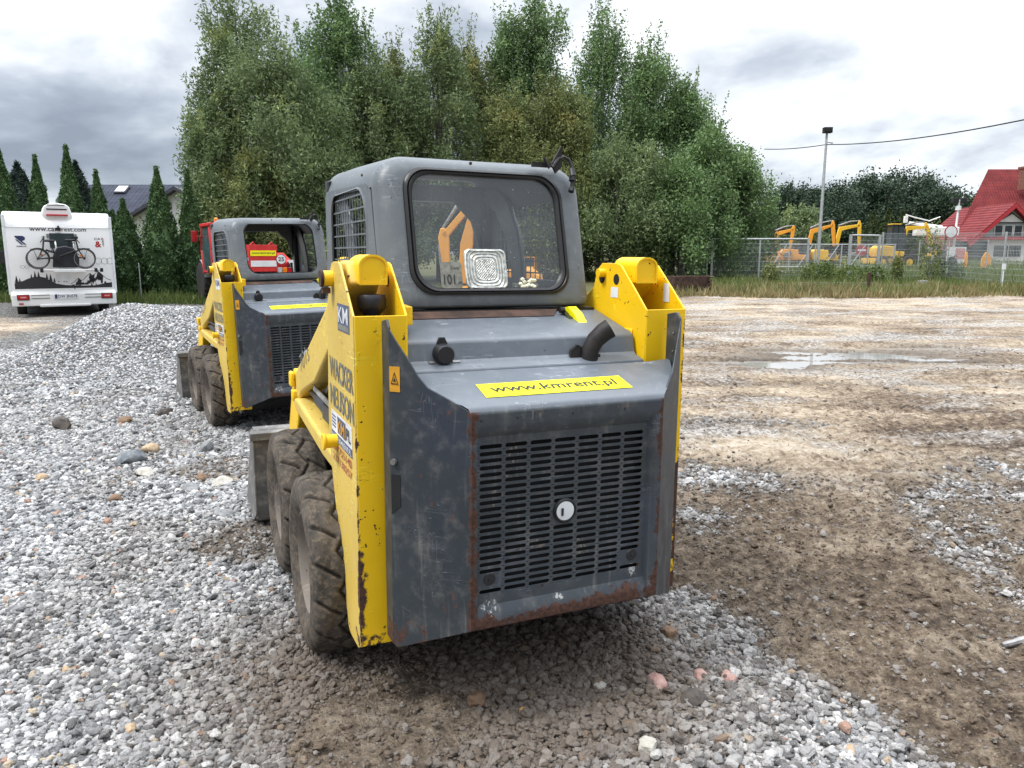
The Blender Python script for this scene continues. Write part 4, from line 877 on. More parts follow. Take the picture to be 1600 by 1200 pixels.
# ---------------------------------------------------------------- vegetation
def leafquads(C_,L,W,rng,updir=.0,droop=0):
    """one quad leaf (long L, wide W) at every point of C_, random direction with bias"""
    n=len(C_); d=rng.normal(0,1,(n,3)); d[:,2]+=updir; d/=np.linalg.norm(d,axis=1)[:,None]
    r=rng.normal(0,1,(n,3)); s=np.cross(d,r); s/=np.maximum(np.linalg.norm(s,axis=1)[:,None],1e-6)
    l=L*rng.uniform(.6,1.35,(n,1)); w=W*rng.uniform(.6,1.3,(n,1))
    a=C_-d*l*.5; b=C_+d*l*.5
    return np.stack([a,C_+s*w*.5-d*l*.08,b,C_-s*w*.5-d*l*.08],1).reshape(-1,3)
def quadsF(n): return np.arange(n*4).reshape(-1,4)
def broad_tree(x,y,Ht,Wd,seed,mat,label,group,leaf=(.20,.075),N=15000,bark='bark',skirt=1.0,lean=0,airy=0,name='birch_tree'):
    rng=np.random.RandomState(seed); q=random.Random(seed); z0=float(terrain(x,y,False))
    root=empty(name,(x,y,z0),label=label,cat='tree',group=group)
    b=B(); br=.10+Ht*.008; top=(lean*Ht*.1,0,Ht*.93)
    b.tube([(0,0,-.1),(lean*.1,.05,Ht*.2),(lean*Ht*.05,-.05,Ht*.5),(lean*Ht*.08,0,Ht*.75),top],[br*1.2,br,br*.6,br*.3,.015],7)
    plumes=[(top[0],0,Ht*.85,Wd*.13,Ht*.12)]
    nP=int(15+Ht*.9)
    for k in range(nP):
        f=(k+.5)/nP; h=Ht*(.10+.74*f); env=Wd*.58*min(1,(1-f)*1.2+.36)*(.78+.22*min(1,f*4))
        a=k*2.399+q.uniform(-.5,.5); rr=env*q.uniform(.35,1.0); px=lean*h*.1+rr*math.cos(a); py=rr*math.sin(a)*.8
        ph=Ht*q.uniform(.05,.12)*(1.3-.35*f); pr=Wd*q.uniform(.11,.21)*(1.1-.2*f)
        h+=Ht*q.uniform(-.05,.05); plumes.append((px,py,min(h+ph*.3,Ht-ph),pr,ph)); hb=h*q.uniform(.55,.8)
        b.tube([(lean*hb*.1,0,hb),(lean*hb*.1+(px)*.55,py*.55,hb+(h-hb)*.45),(px,py,h),(px*1.04,py*1.04,min(h+ph*.9,Ht-.2))],[br*.38*(1-f*.5),br*.26*(1-f*.4),br*.15,.008],5)
    b.obj('trunk',M[bark],root)
    vol=np.array([p[3]**2*p[4] for p in plumes])**.8; vol=vol/vol.sum(); pts=[]
    for p,vv in zip(plumes,vol):
        m=int(N*vv)+20; nc=max(8,int(m/26)); d=rng.normal(0,1,(nc,3)); d/=np.linalg.norm(d,axis=1)[:,None]; d*=rng.uniform(.25,1.0,(nc,1))**(.45)
        c=np.array(p[:3])+d*np.array([p[3],p[3],p[4]])*(1-.35*np.clip(d[:,2:3],0,1)*np.array([1,1,0])) 
        k=rng.randint(0,nc,m); cr=Wd*.030*(1-airy*.3)+.04
        pts.append(c[k]+rng.normal(0,1,(m,3))*np.array([cr,cr,cr*1.7]))
        # feathery top shoots
        ns=5 if leaf[0]<.3 else 0
        for _ in range(ns):
            aa=rng.uniform(0,6.28); r0=p[3]*rng.uniform(.1,.9); n2=int(10+m*.012); tt=rng.uniform(0,1,(n2,1))
            base=np.array([p[0]+r0*math.cos(aa),p[1]+r0*math.sin(aa),p[2]+p[4]*.7]); pts.append(base+tt*np.array([.25*math.cos(aa),.25*math.sin(aa),p[4]*.75])+rng.normal(0,.05,(n2,3)))
    P=np.concatenate(pts); P=P[P[:,2]>.15]
    V=leafquads(P,leaf[0],leaf[1],rng,.35); meshobj('crown',V,quadsF(len(P)),M[mat],root); return root
TG='tall birches and willows behind the yard'
def tx(px,Y): return (px-800)/1185*Y
def hz(py,Y): return 1.62+(397-py)/1185*Y*1.0
TR=[ # px centre, px top, Y, width m, mat, airy, leaf mat label
 (368,150,33,3.0,'willow',.6,'feathery pale willow at the left end of the tree row with ragged outer shoots'),
 (395,20,35,4.0,'willow',.4,'tall pale willow whose thin top is the leftmost peak of the tree row'),
 (452,75,33,4.8,'willow',.1,'broad grey green willow behind the far loader, just right of the leftmost peak'),
 (545,18,37,3.6,'birch',.2,'slender birch with a bright green pointed top, above the left edge of the near cab'),
 (495,85,40,4.5,'birch',.0,'dark birch with ragged top standing between the two tall left peaks'),
 (600,110,36,3.4,'willow',.3,'narrow light willow just right of the slender bright topped birch'),
 (628,90,39,3.4,'olive',.5,'thin loose tree with see-through crown over the left part of the near cab'),
 (690,60,38,3.8,'willow',.3,'medium willow above the middle of the near cab, with one bare feathery shoot'),
 (735,75,41,3.6,'olive',.7,'airy olive tree right of the medium willow, sky showing through its top'),
 (790,55,42,3.6,'birch',.0,'dark birch with double pointed top, left one of the dark pair over the cab'),
 (838,32,42,4.0,'birch',.0,'dark birch forming the highest dark top over the right part of the cab'),
 (800,160,38,4.4,'olive',.0,'yellowish green lower tree in front of the dark pair of birches'),
 (880,150,39,4.0,'olive',.2,'yellow tinged tree between the two groups of dark birches'),
 (935,42,43,4.6,'birch',.0,'full dark birch with narrow top just right of the near cab roof'),
 (1010,85,44,5.4,'birch',.7,'tall airy birch at the right shoulder of the row with sky through its leaves'),
 (1045,150,43,4.0,'birch',.8,'thin grey leaved tree on the outer right side of the tall airy birch'),
 (960,230,38,5.2,'willow',.0,'low grey green willow directly behind the mesh fence at left'),
 (1105,212,40,4.6,'birch',.1,'round lower birch at the right end of the row behind the gate'),
 (1060,260,38,4.6,'birch',.0,'dense bush-like tree behind the rusty steel pieces'),
 (1150,275,41,2.8,'willow',.1,'small spreading willow at the very right end of the tree row'),
 (402,250,32,3.4,'olive',.0,'low olive green tree behind the red telehandler'),
 (520,240,33,5.0,'willow',.0,'low willow mass between the two loader cabs'),
]
for i,(px,py,Y,W,mt,ai,lb) in enumerate(TR):
    Ht=hz(py,Y)-float(terrain(tx(px,Y),Y,False)); N=int(10500+1050*Ht*(1-ai*.5)*W/4)
    broad_tree(tx(px,Y),Y,Ht*1.03,W*1.18,50+i,mt,lb,TG,leaf=(.19,.062) if mt!='birch' else (.155,.085),N=int(N*1.8),bark='wbark' if mt=='birch' and i%2 else 'bark',airy=ai,name='willow_tree' if mt=='willow' else 'birch_tree' if mt=='birch' else 'alder_tree',skirt=1.0)
FG='dark trees far behind the machinery yard'
FR=[(1215,285,8,'lowest dark tree at the left end of the far woods'),(1245,290,8,'small dark tree left of the lamp post in the far woods'),(1300,278,9,'wide dark tree just right of the lamp post far away'),(1345,268,9,'tall dark tree with uneven top behind the yellow excavators'),(1385,262,10,'highest far tree behind the wheeled excavator'),(1425,272,9,'rounded far tree left of the camera pole'),(1462,290,9,'far tree sloping down towards the red roof'),(1495,312,8,'lowest far tree touching the red roofed house'),(1270,295,8,'far dark tree hidden partly by the lamp post')]
for i,(px,py,W,lb) in enumerate(FR):
    Y=92+(i%3)*5; broad_tree(tx(px,Y),Y,(hz(py,Y)-1.15)*.93,W*1.25,90+i,'far',lb,FG,leaf=(.36,.20),N=15000,name='deciduous_tree')
broad_tree(tx(1243,70),70,hz(322,70)-.8,4.5,120,'willow','pale rounded shrub willow left of the lamp post in front of the dark woods',None,leaf=(.34,.14),N=6500,name='willow_tree')
def conifer(x,y,Ht,Wd,seed,mat,label,group,name='thuja',N=9000,leaf=(.13,.05),power=1.0,forks=1):
    rng=np.random.RandomState(seed); z0=float(terrain(x,y,False)); root=empty(name,(x,y,z0),label=label,cat='tree',group=group)
    b=B(); b.tube([(0,0,-.05),(0,0,Ht*.9)],[.07,.01],7); b.obj('trunk',M['bark'],root)
    def prof(t): return np.clip(np.minimum(1,(1-t)*1.45)**.85*(.72+.28*np.sin(np.clip(t*2.2,0,1)*1.57)),0.02,1)
    t=np.linspace(0,.985,14); rr=prof(t)*Wd*.40
    b=B(); b.lathe([(max(.01,r),tt*Ht+.05) for tt,r in zip(t,rr)],(0,0,0),'z',12)
    core=b
    tt=rng.uniform(0,1,N)**1.15; a=rng.uniform(0,6.28,N); lump=1+.34*fbm(a*1.3+seed,tt*7,1.0,3)+.14*np.sin(a*5+tt*21+seed)+.08*np.sin(a*3-tt*33)+.07*np.sin(tt*60+a*7)
    r=prof(tt)*Wd*.5*lump*rng.uniform(.80,1.06,N); P=np.stack([r*np.cos(a),r*np.sin(a),tt*Ht+.04],1)
    tip=rng.uniform(0,1,260)[:,None]; P=np.concatenate([P,np.concatenate([rng.normal(0,.03,(260,2)),Ht*(.93+.10*tip)],1)])
    V=leafquads(P,leaf[0],leaf[1],rng,1.0); n=len(P)
    cv=np.array(core.v); cf=[f for f in core.f if len(f)==4]; F=np.concatenate([quadsF(n),np.array(cf)+len(V)])
    meshobj('crown',np.concatenate([V,cv]),F,M[mat],root); return root
HG='thujas of the tall hedge behind the camper'
for i,(px,py,W,Y,lb) in enumerate([(22,226,1.15,27,'tall pointed thuja above the left corner of the camper roof'),(80,256,.95,27.3,'pointed thuja above the camper roof, left of its air conditioner'),(128,242,1.0,27,'tall thuja directly above the right side of the camper air conditioner'),(170,277,.85,27.2,'slimmer thuja above the right corner of the camper roof'),(207,318,1.02,26.6,'lowest blunt thuja standing free right of the camper'),(262,272,1.12,26.8,'tall double tipped thuja in front of the white gable'),(308,276,.8,27,'dark thuja between white gable and willow, beside the red telehandler'),(-22,335,1.3,26.8,'thuja cut off by the left edge of the photo'),(50,335,1.4,27.4,'short thuja hidden mostly behind the camper left half'),(105,335,1.4,27.6,'short thuja hidden mostly behind the camper middle'),(190,335,1.1,27.3,'dark low thuja hugging the right side of the camper'),(234,405,.9,27.6,'low thuja filling the gap left of the double tipped one'),(288,400,.8,27.6,'low thuja filling the gap right of the double tipped one'),(322,345,1.3,27.5,'low thuja behind the red telehandler cab'),(6,330,1.3,27.8,'low thuja behind the camper mirror')]):
    Ht=hz(py,Y)-float(terrain(0,Y,False)); conifer(tx(px,Y),Y,Ht,W*1.15,200+i,'thuja',lb,HG,N=11000)
conifer(tx(52,33),33,hz(262,33)-.3,3.0,230,'pine','bluish pine behind the hedge, left of the camper air conditioner',None,name='pine_tree',N=6000,leaf=(.25,.06))
conifer(tx(140,34),34,hz(262,34)-.3,2.6,231,'pine','bluish pine behind the hedge, right of the camper air conditioner',None,name='pine_tree',N=6000,leaf=(.25,.06))
for i,(px,py,W,lb) in enumerate([(1352,335,2.6,'light green conical thuja, leftmost of the cluster behind the wheeled excavator'),(1375,330,2.8,'light green thuja in the middle of the cluster behind the wheeled excavator'),(1397,333,2.6,'light green thuja, third of the cluster behind the wheeled excavator'),(1417,348,2.4,'lowest light green thuja at the right end of the far cluster')]):
    conifer(tx(px,74),74,hz(py,74)-.9,W,240+i,'thujal',lb,'light thujas behind the machinery yard',N=4200,leaf=(.3,.12))
def bush(x,y,h,w,seed,mat,label,group=None,N=1500,leaf=(.12,.06)):
    rng=np.random.RandomState(seed); d=rng.normal(0,1,(N,3)); d/=np.linalg.norm(d,axis=1)[:,None]; d*=rng.uniform(.3,1,(N,1))**.5*(1+.2*np.sin(d[:,:1]*9)+.15*np.sin(d[:,1:2]*11))
    P=d*np.array([w/2,w/2,h/2])+np.array([0,0,h/2]); root=empty('shrub',(x,y,float(terrain(x,y,False))),label=label,cat='shrub',group=group)
    b=B(); [b.tube([(0,0,-.02),(math.cos(a)*w*.2,math.sin(a)*w*.2,h*.6)],[.015,.006],5) for a in (0,2,4)]; b.obj('stem',M['bark'],root)
    meshobj('crown',leafquads(P,leaf[0],leaf[1],rng,.5),quadsF(N),M[mat],root)
bush(tx(244,29),29,3.0,2.2,1,'shrub','bright yellow green shrub behind the hedge below the dark roof'); bush(tx(287,30),30,2.7,1.8,2,'shrub','bright shrub peeking out below the white gable, between thujas'); bush(tx(2,29.5),29.5,3.6,2.2,3,'shrub','light green shrub at the left edge beneath the white house corner')
for i,(px,Y,h,w,mt,lb) in enumerate([(1268,35.5,1.0,1.4,'grass','leafy weed clump at the foot of the lamp post'),(1325,35,.9,1.7,'grass','leafy weed clump between the two wicket gate posts'),(1285,34.6,1.1,.8,'shrub','yellow flowering weed left of the wicket gate'),(1362,34.5,.9,1.0,'shrub','yellow green weed right of the wicket gate'),(1444,34.5,2.6,1.1,'olive','tall scraggly weed climbing the fence post right of the excavators'),(1395,34.3,1.3,.5,'olive','thin upright weed in the meadow beneath the wheeled excavator'),(1200,35,1.0,.8,'olive','tall weed in front of the left half of the sliding gate'),(1470,36,1.2,1.6,'far','dark low bush under the round sign')]):
    bush(tx(px,Y),Y,h,w,30+i,mt,lb,'weeds and bushes along the fence',N=900)
def blades(name,n,region,h,mat,label,seed,lean=.35,wd=.012):
    rng=np.random.RandomState(seed); x,y=region(rng,n); z=terrain(x,y,False); n=len(x)
    a=rng.uniform(0,6.28,n); hh=h*rng.lognormal(0,.35,n)*(1+.5*fbm(x,y,.7,2)); w=wd*rng.uniform(.7,1.6,n)*(1+y/35)
    b=np.stack([x,y,z-.02],1); s=np.stack([np.cos(a),np.sin(a),0*a],1)*w[:,None]; tp=b+np.stack([rng.normal(0,lean,n)*hh,rng.normal(0,lean,n)*hh,hh],1)
    V=np.stack([b-s,b+s,tp],1).reshape(-1,3); o=meshobj(name,V,np.arange(3*n).reshape(-1,3),M[mat]); tag(o,label,'grass',kind='stuff')
def reg(x0,x1,y0,y1,soft=.8,clump=0):
    def f(rng,n):
        x=rng.uniform(x0,x1,n); y=rng.uniform(y0,y1,n); e=fbm(x,y,.5,3); k=(y>y0+soft*(1+e)+1.9*fbm(x,x*0+3,.2,3)+rng.exponential(.35,n)-.7)&(e>-1+clump+rng.uniform(-.4,.4,n)); return x[k],y[k]
    return f
blades('meadow_grass',85000,reg(4,40,26.6,44,1.3),.26,'grass','green meadow grass around the fence and gates at right',1)
blades('dry_grass',36000,reg(4,26,26.2,30.5,.8,.7),.24,'dry','dry tan grass along the edge of the yard at right',2)
blades('far_grass',30000,reg(18,60,40,66,1),.35,'grass','grass between the fence and the machinery yard at far right',5,wd=.02)
blades('hedge_grass',26000,reg(-24,-2,23.8,28.5,.6),.20,'grass','rough dark grass at the foot of the thuja hedge',3)
# ---------------------------------------------------------------- fences and gates
def wires(b,A,Bp,z0,z1,nv,nh,r=.0032):
    A=Vector(A);Bp=Vector(Bp); d=(Bp-A)
    for k in range(1,nv):
        p=A+d*(k/nv); zz=float(0); b.box((p.x-r,p.y-r,p.z+z0),(p.x+r,p.y+r,p.z+z1))
    for k in range(nh+1):
        h=z0+(z1-z0)*k/nh; b.tube([A+Vector((0,0,h)),Bp+Vector((0,0,h))],r*1.3,4,False)
def gpt(x,y): return Vector((x,y,float(terrain(x,y,False))))
def post(par,p,h,w=.06,mat='galv'):
    b=B(); b.box((p.x-w/2,p.y-w/2,p.z-.1),(p.x+w/2,p.y+w/2,p.z+h)); return b.obj('fence_post',M[mat],par)
def mesh_fence(pts,h,label,postw=.06,nv=34,rails=False):
    root=empty('mesh_fence',gpt(*pts[0]),label=label,cat='fence',group='mesh fences round the machinery yard'); o=root.location
    for i,p in enumerate(pts): post(root,gpt(*p)-o,h+.05,postw)
    for a,c in zip(pts,pts[1:]):
        A=gpt(*a)-o;Cc=gpt(*c)-o; b=B(); wires(b,A,Cc,.08,h,int((Cc-A).length/.055),9); b.obj('mesh_panel',M['galv'],root)
        if rails: b=B(); b.tube([A+Vector((0,0,h)),Cc+Vector((0,0,h))],.035,8); b.obj('top_rail',M['galv'],root)
def gate(a,c,h,label,inner=1,w=.09,name='sliding_gate',braces=False,zb=.12):
    A=gpt(*a);Cc=gpt(*c); root=empty(name,A,label=label,cat='gate'); Cc=Cc-A; A=Vector((0,0,0)); d=Cc
    for f in (0,1): p=A+d*f; b=B(); b.box((p.x-w*.6,p.y-w*.6,p.z-.15),(p.x+w*.6,p.y+w*.6,p.z+h+.04)); b.obj('gate_post',M['galv'],root)
    b=B()
    for hh in (h,zb): b.tube([A+Vector((0,0,hh)),Cc+Vector((0,0,hh))],w*.55,6)
    for k in range(1,inner+1): p=A+d*(k/(inner+1)); b.box((p.x-.035,p.y-.03,p.z-.1),(p.x+.035,p.y+.03,p.z+h))
    b.obj('gate_frame',M['galv'],root)
    if braces:
        for k in range(inner): p=A+d*((k+.35)/(inner+1)); p2=A+d*((k+.9)/(inner+1)); b=B(); b.tube([p+Vector((0,0,zb)),p2+Vector((0,0,h))],.03,6); b.obj('gate_brace',M['galv'],root)
    b=B(); wires(b,A,Cc,zb,h,int(d.length/.055),9); b.obj('mesh_infill',M['galv'],root); return root
mesh_fence([(4.6,41),(7.3,39.3),(9.55,37.6)],1.75,'mesh fence left of the sliding gate, in front of the trees',rails=True)
gate((9.75,37.5),(14.25,37.1),2.05,'wide grey mesh sliding gate left of the lamp post',1)
gate((15.75,35.9),(17.1,35.9),2.2,'narrow mesh wicket gate between two thick posts',0,name='wicket_gate')
mesh_fence([(17.25,35.9),(19.95,36.5),(20.6,32.2),(24.5,27.5)],2.3,'mesh fence right of the wicket gate running to the right edge')
gate((16.5,50.5),(24.6,49.5),1.75,'low inner gate with diagonal braces in front of the excavators',4,w=.07,name='inner_gate',braces=True,zb=.3)
mesh_fence([(27.5,52),(31.5,51),(35,50),(39,49),(44,48)],2.0,'inner mesh fence in front of the red roofed house')
# lamp post with floodlight and camera
p=gpt(15.45,38.8); root=empty('lamp_post',p,label='tall thin grey lamp post with floodlight beside the sliding gate',cat='lamp post')
b=B(); b.tube([(0,0,-.1),(0,0,2.2),(.02,0,7.2)],[.085,.08,.055],12); b.obj('pole',M['galv'],root)
b=B(); b.box((-.20,-.22,7.15),(.22,.06,7.42)); b.box((-.14,-.26,7.18),(.16,-.22,7.38)); b.obj('floodlight',M['dark'],root,bevel=.02)
b=B(); b.tube([(0,0,6.75),(.22,-.05,6.72)],.04,8); b.lathe([(0,-.06),(.06,-.03),(.06,.03),(0,.05)],(.28,-.05,6.7),'z',10); b.obj('security_camera',M['whites'],root)
b=B(); path=[]; A1=Vector((tx(1180,46),46,hz(241,46))); A2=p+Vector((.02,0,6.62)); A3=Vector((15.6,22.0,hz(183,22.0)))
def cat(a,c,sag,n=14): return [a.lerp(c,k/n)-Vector((0,0,4*sag*(k/n)*(1-k/n))) for k in range(n+1)]
b.tube(cat(A1,A2,.08)+cat(A2,A3,.25)[1:],.022,5); tag(b.obj('overhead_cable',M['dark']),'black overhead cable running from the trees past the lamp post to the right','cable')
b=B(); A=gpt(tx(1478,58),58); root=empty('camera_pole',A,label='white pole with two small cameras left of the red roof',cat='pole'); b.tube([(0,0,-.1),(.15,0,5.0)],[.09,.07],8); b.obj('pole',M['whites'],root)
for sx in (-.32,.28): b=B(); b.box((.15+sx-.22,-.15,4.75),(.15+sx+.22,.15,5.12)); b.obj('camera',M['dark'],root,bevel=.03)
b=B(); b.lathe([(0,0),(.2,0),(.2,.3),(0,.3)],(.12,0,4.25),'z',10); b.obj('junction_box',M['whites'],root)
A=gpt(tx(1473,40),40); root=empty('road_sign',A,label='round white road sign with red border at the fence',cat='sign'); b=B(); b.tube([(0,0.05,-.1),(0,.05,2.6)],.035,8); b.obj('sign_post',M['galv'],root)
b=B(); b.lathe([(0,0),(.34,0),(.34,.02),(0,.02)],(0,0,2.42),'y',32); b.obj('sign_plate',M['redlt'],root); b=B(); b.lathe([(0,-.004),(.285,-.004)],(0,0,2.42),'y',32,False); b.obj('sign_face',M['whites'],root)
A=gpt(tx(1560,30.2),30.2); root=empty('marker_post',A,label='short white marker post before the right fence',cat='post'); b=B(); b.tube([(0,0,-.05),(.0,0,.85)],.025,8); b.box((-.05,-.05,.85),(.05,.05,1.08)); b.obj('post',M['whites'],root)
b=B(); b.prism([(-.05,-.05),(.05,-.05),(.05,.05),(-.05,.05)],'z',-.1,.75); o=b.obj('wooden_stake',M['rustm']); o.location=gpt(tx(1353,29.2),29.2); tag(o,'short rusty brown stake in the grass before the wicket gate','post')
b=B(); b.tube([(0,0,-.1),(0,0,1.25)],.014,6); o=b.obj('thin_stake',M['galv']); o.location=gpt(tx(224,25),25); tag(o,'thin pale stake in front of the thuja hedge, right of the camper','post')
for i,(x0,x1,y0,y1,z,lb) in enumerate([(11.1,16.5,31.6,30.7,.06,'long galvanised beam lying in the grass, the front one of two'),(12.2,15.2,32.4,31.8,.10,'shorter galvanised beam lying just behind the long one')]):
    a=gpt(x0,y0);c=gpt(x1,y1); b=B(); d=(c-a).normalized(); s=Vector((-d.y,d.x,0))*.10; u=Vector((0,0,.14)); b.loft([[p+s+u*0,p-s,p-s*.4+u*.5,p-s+u,p+s+u,p+s*.4+u*.5] for p in (a-a,c-a)],True,True,True)
    if i==0: b.box((c.x-a.x-.12,c.y-a.y-.2,.0),(c.x-a.x+.12,c.y-a.y+.2,.32))
    o=b.obj('steel_beam',M['galv']); o.location=a+Vector((0,0,z)); tag(o,lb,'beam','galvanised beams in the grass')
A=gpt(6.45,28.4); root=empty('rusty_bucket',A,rz=.25,label='rusty toothed steel bucket lying at the edge of the yard behind the right tower',cat='bucket')
b=B(); b.prism([(-.45,0),(.55,.05),(.62,.16),(.45,.62),(-.35,.70),(-.5,.4)],'x',-.75,-.70); b.prism([(-.45,0),(.55,.05),(.62,.16),(.45,.62),(-.35,.70),(-.5,.4)],'x',.70,.75); b.box((-.70,-.5,.05),(.70,-.42,.68)); b.box((-.70,-.45,.0),(.70,.6,.06)); b.box((-.72,-.40,.60),(.72,.42,.66)); b.obj('shell',M['rustm'],root,bevel=.01)
for k in range(5): b=B(); z=.08+k*.135; b.prism([(-.5,z),(-.72,z+.03),(-.5,z+.06)],'x',.64,.80) ; b.box((.70,-.3,z),(.95,-.22,z+.05)); b.obj('tooth',M['rustm'],root)
b=B(); b.box((-1.2,-.2,.0),(-.78,.3,.42)); b.box((-1.4,-.1,.05),(-.7,.1,.16)); b.obj('frame_end',M['rustm'],root,bevel=.02)
# ---------------------------------------------------------------- camper
def camper():
    o=Vector((-12.78,19.42,0)); ang=R(33); root=empty('camper_van',o,rz=ang,label='white camper van seen from behind with roof air conditioner and mountain artwork',cat='camper van')
    W=2.42; Hh=2.72; UX=(1,0,0); UZ=(0,0,1)
    b=B(); pr=[(.02,.55),(0,.75),(0,2.30),(.05,2.44),(.22,2.62),(.35,2.70),(6.2,2.74),(6.6,2.2),(6.9,1.2),(6.9,.5),(.2,.45)]
    b.prism(pr,'x',0,W); b.obj('body',M['white'],root,bevel=.05,seg=3)
    b=B(); b.box((-.02,-.02,2.30),(.06,.10,2.60)); b.box((W-.06,-.02,2.30),(W+.02,.10,2.60)); b.box((-.02,-.015,.6),(.035,.05,2.30)); b.box((W-.035,-.015,.6),(W+.02,.05,2.30)); b.box((.06,-.012,2.295),(W-.06,.02,2.31)); b.obj('corner_trim',M['whites'],root,bevel=.015)
    # bumper with lights and plate
    b=B(); b.prism([(-.10,.30),(-.12,.60),(-.02,.68),(.1,.68),(.3,.30)],'x',.02,W-.02); b.prism([(-.14,.27),(-.15,.34),(-.10,.345),(-.08,.27)],'x',.62,1.78); b.obj('rear_bumper',M['white'],root,bevel=.03,seg=3)
    b=B(); [b.box((x0,-.128,z),(x1,-.118,z+.018)) for x0,x1 in ((.45,.86),(1.66,2.04)) for z in (.49,.57)]; split(b,'bumper_groove',M['gryt'],root)
    for x0 in (.16,2.06):
        b=B(); b.box((x0-.02,-.135,.455),(x0+.25,-.115,.60)); t_=b.obj('tail_light',M['black'],root,bevel=.02); b=B(); b.box((x0,-.142,.475),(x0+.23,-.13,.58)); b.obj('lens',M['redlt'],t_,bevel=.015); b=B(); b.box((x0+.05,-.147,.51),(x0+.18,-.14,.545)); b.obj('lamp_core',M['pinkl'],t_,bevel=.01)
    b=B(); b.box((.17,-.125,.345),(.27,-.113,.385)); b.obj('reflector',M['redlt'],root)
    b=B(); b.box((.965,-.135,.475),(1.50,-.12,.595)); pl=b.obj('licence_plate',M['whites'],root); b=B(); b.box((.97,-.138,.48),(1.025,-.134,.59)); b.obj('plate_band',M['pblue'],pl)
    text('plate_lettering','DW 3NS78',(1.04,-.1365,.495),UX,UZ,.44,.08,M['blk'],pl,bold=.02,off=0)
    # roof air conditioner with brake light
    b=B(); b.prism([(.86,2.62),(.92,2.84),(1.02,2.90),(1.22,2.93),(1.42,2.90),(1.50,2.84),(1.56,2.60),(1.45,2.50),(.98,2.50)],'y',.10,.95); b.obj('air_conditioner',M['white'],root,bevel=.03,seg=3)
    b=B(); b.box((.98,.085,2.755),(1.44,.10,2.785)); b.box((1.0,.085,2.87),(1.40,.10,2.885)); split(b,'vent_slot',M['dark'],root)
    b=B(); b.box((.96,.02,2.60),(1.45,.095,2.64)); b.obj('brake_light',M['redlt'],root,bevel=.01)
    b=B(); b.tube([(1.2,-.03,2.33),(1.2,-.10,2.28)],.03,8); b.box((1.14,-.11,2.22),(1.25,-.02,2.30)); b.obj('rear_camera',M['dark'],root,bevel=.01)
    y=-.003
    # window
    b=B(); b.box((.98,-.03,1.78),(1.54,.0,2.16)); wd=b.obj('rear_window',M['dglass'],root,bevel=.02)
    for x in (.94,1.57): b=B(); b.box((x-.02,-.03,2.04),(x+.03,0,2.14)); b.obj('window_catch',M['gryt'],wd)
    # writing and artwork, flat on the rear wall
    t_='artwork_lettering'
    text(t_,'www.car',(.56,y,2.205),UX,UZ,.62,.085,M['blk'],root,bold=.01); text(t_,'4',(1.19,y,2.205),UX,UZ,.065,.085,M['redlt'],root,bold=.02); text(t_,'rest.com',(1.27,y,2.205),UX,UZ,.56,.085,M['blk'],root,bold=.01)
    b=B()
    def sh(pts): b.add([(x,y-.001,z) for x,z in pts],[list(range(len(pts)))])
    sh([(.22,2.08),(.40,2.08),(.45,2.04),(.44,1.98),(.38,1.95),(.47,1.86),(.42,1.86),(.24,2.035)]); sh([(.23,1.99),(.27,1.99),(.40,1.86),(.35,1.86)]); b.obj('logo_mark',M['pblue'],root,fix=False)
    text(t_,'RIMOR',(.25,y,1.80),UX,UZ,.22,.035,M['blk'],root,bold=.02)
    text(t_,'CA',(2.00,y,1.99),UX,UZ,.15,.06,M['blk'],root,bold=.02); text(t_,'R',(2.17,y,1.99),UX,UZ,.06,.06,M['redlt'],root,bold=.02)
    text(t_,'&',(2.01,y,1.80),UX,UZ,.15,.16,M['redlt'],root,bold=.03)
    for k,ch in enumerate('EST'): text(t_,ch,(2.18,y,1.935-k*.058),UX,UZ,.045,.045,M['blk'],root,bold=.02)
    b=B()
    for cx in (2.05,2.20,2.35-.02):
        b.ring([(cx+.085*math.cos(a),y,1.44+.085*math.sin(a)) for a in [2*PI*k/24 for k in range(24)]],[(cx+.077*math.cos(a),y,1.44+.077*math.sin(a)) for a in [2*PI*k/24 for k in range(24)]],(0,-.001,0))
    for cx in (.33,.43):
        b.ring([(cx+.05*math.cos(a),y,1.30+.04*math.sin(a)) for a in [2*PI*k/20 for k in range(20)]],[(cx+.044*math.cos(a),y,1.30+.035*math.sin(a)) for a in [2*PI*k/20 for k in range(20)]],(0,-.001,0))
    b.obj('ring_artwork',M['gryt'],root)
    q=random.Random(5)
    def sil(top,z0,name,mat,dy=.001):
        b=B(); 
        for (x0,za),(x1,zb) in zip(top,top[1:]): b.add([(x0,y-dy,z0),(x1,y-dy,z0),(x1,y-dy,zb),(x0,y-dy,za)],[(0,1,2,3)])
        b.obj(name,mat,root,fix=False)
    hill=[(.12,.88),(.20,.93),(.30,.94),(.42,1.0),(.55,1.04),(.68,1.05),(.80,1.02),(.92,.94),(1.05,.86),(1.25,.82),(1.6,.80),(1.9,.80),(2.33,.88)]
    sil(hill,.74,'hill_artwork',M['blk'])
    b=B()
    for x,z,h in ((.17,.90,.18),(.24,.90,.12),(.50,1.02,.10),(.58,1.03,.15),(.66,1.04,.14),(.84,.99,.14),(.92,.93,.18),(1.0,.9,.12),(1.55,.80,.08),(1.85,.80,.10),(1.95,.81,.07)):
        for k in range(4):
            zz=z+h*k/4.6; wv=h*.26*(1-k/4.6); b.add([(x-wv,y-.0015,zz),(x+wv,y-.0015,zz),(x,y-.0015,zz+h*.42)],[(0,1,2)])
    b.obj('fir_artwork',M['blk'],root,fix=False)
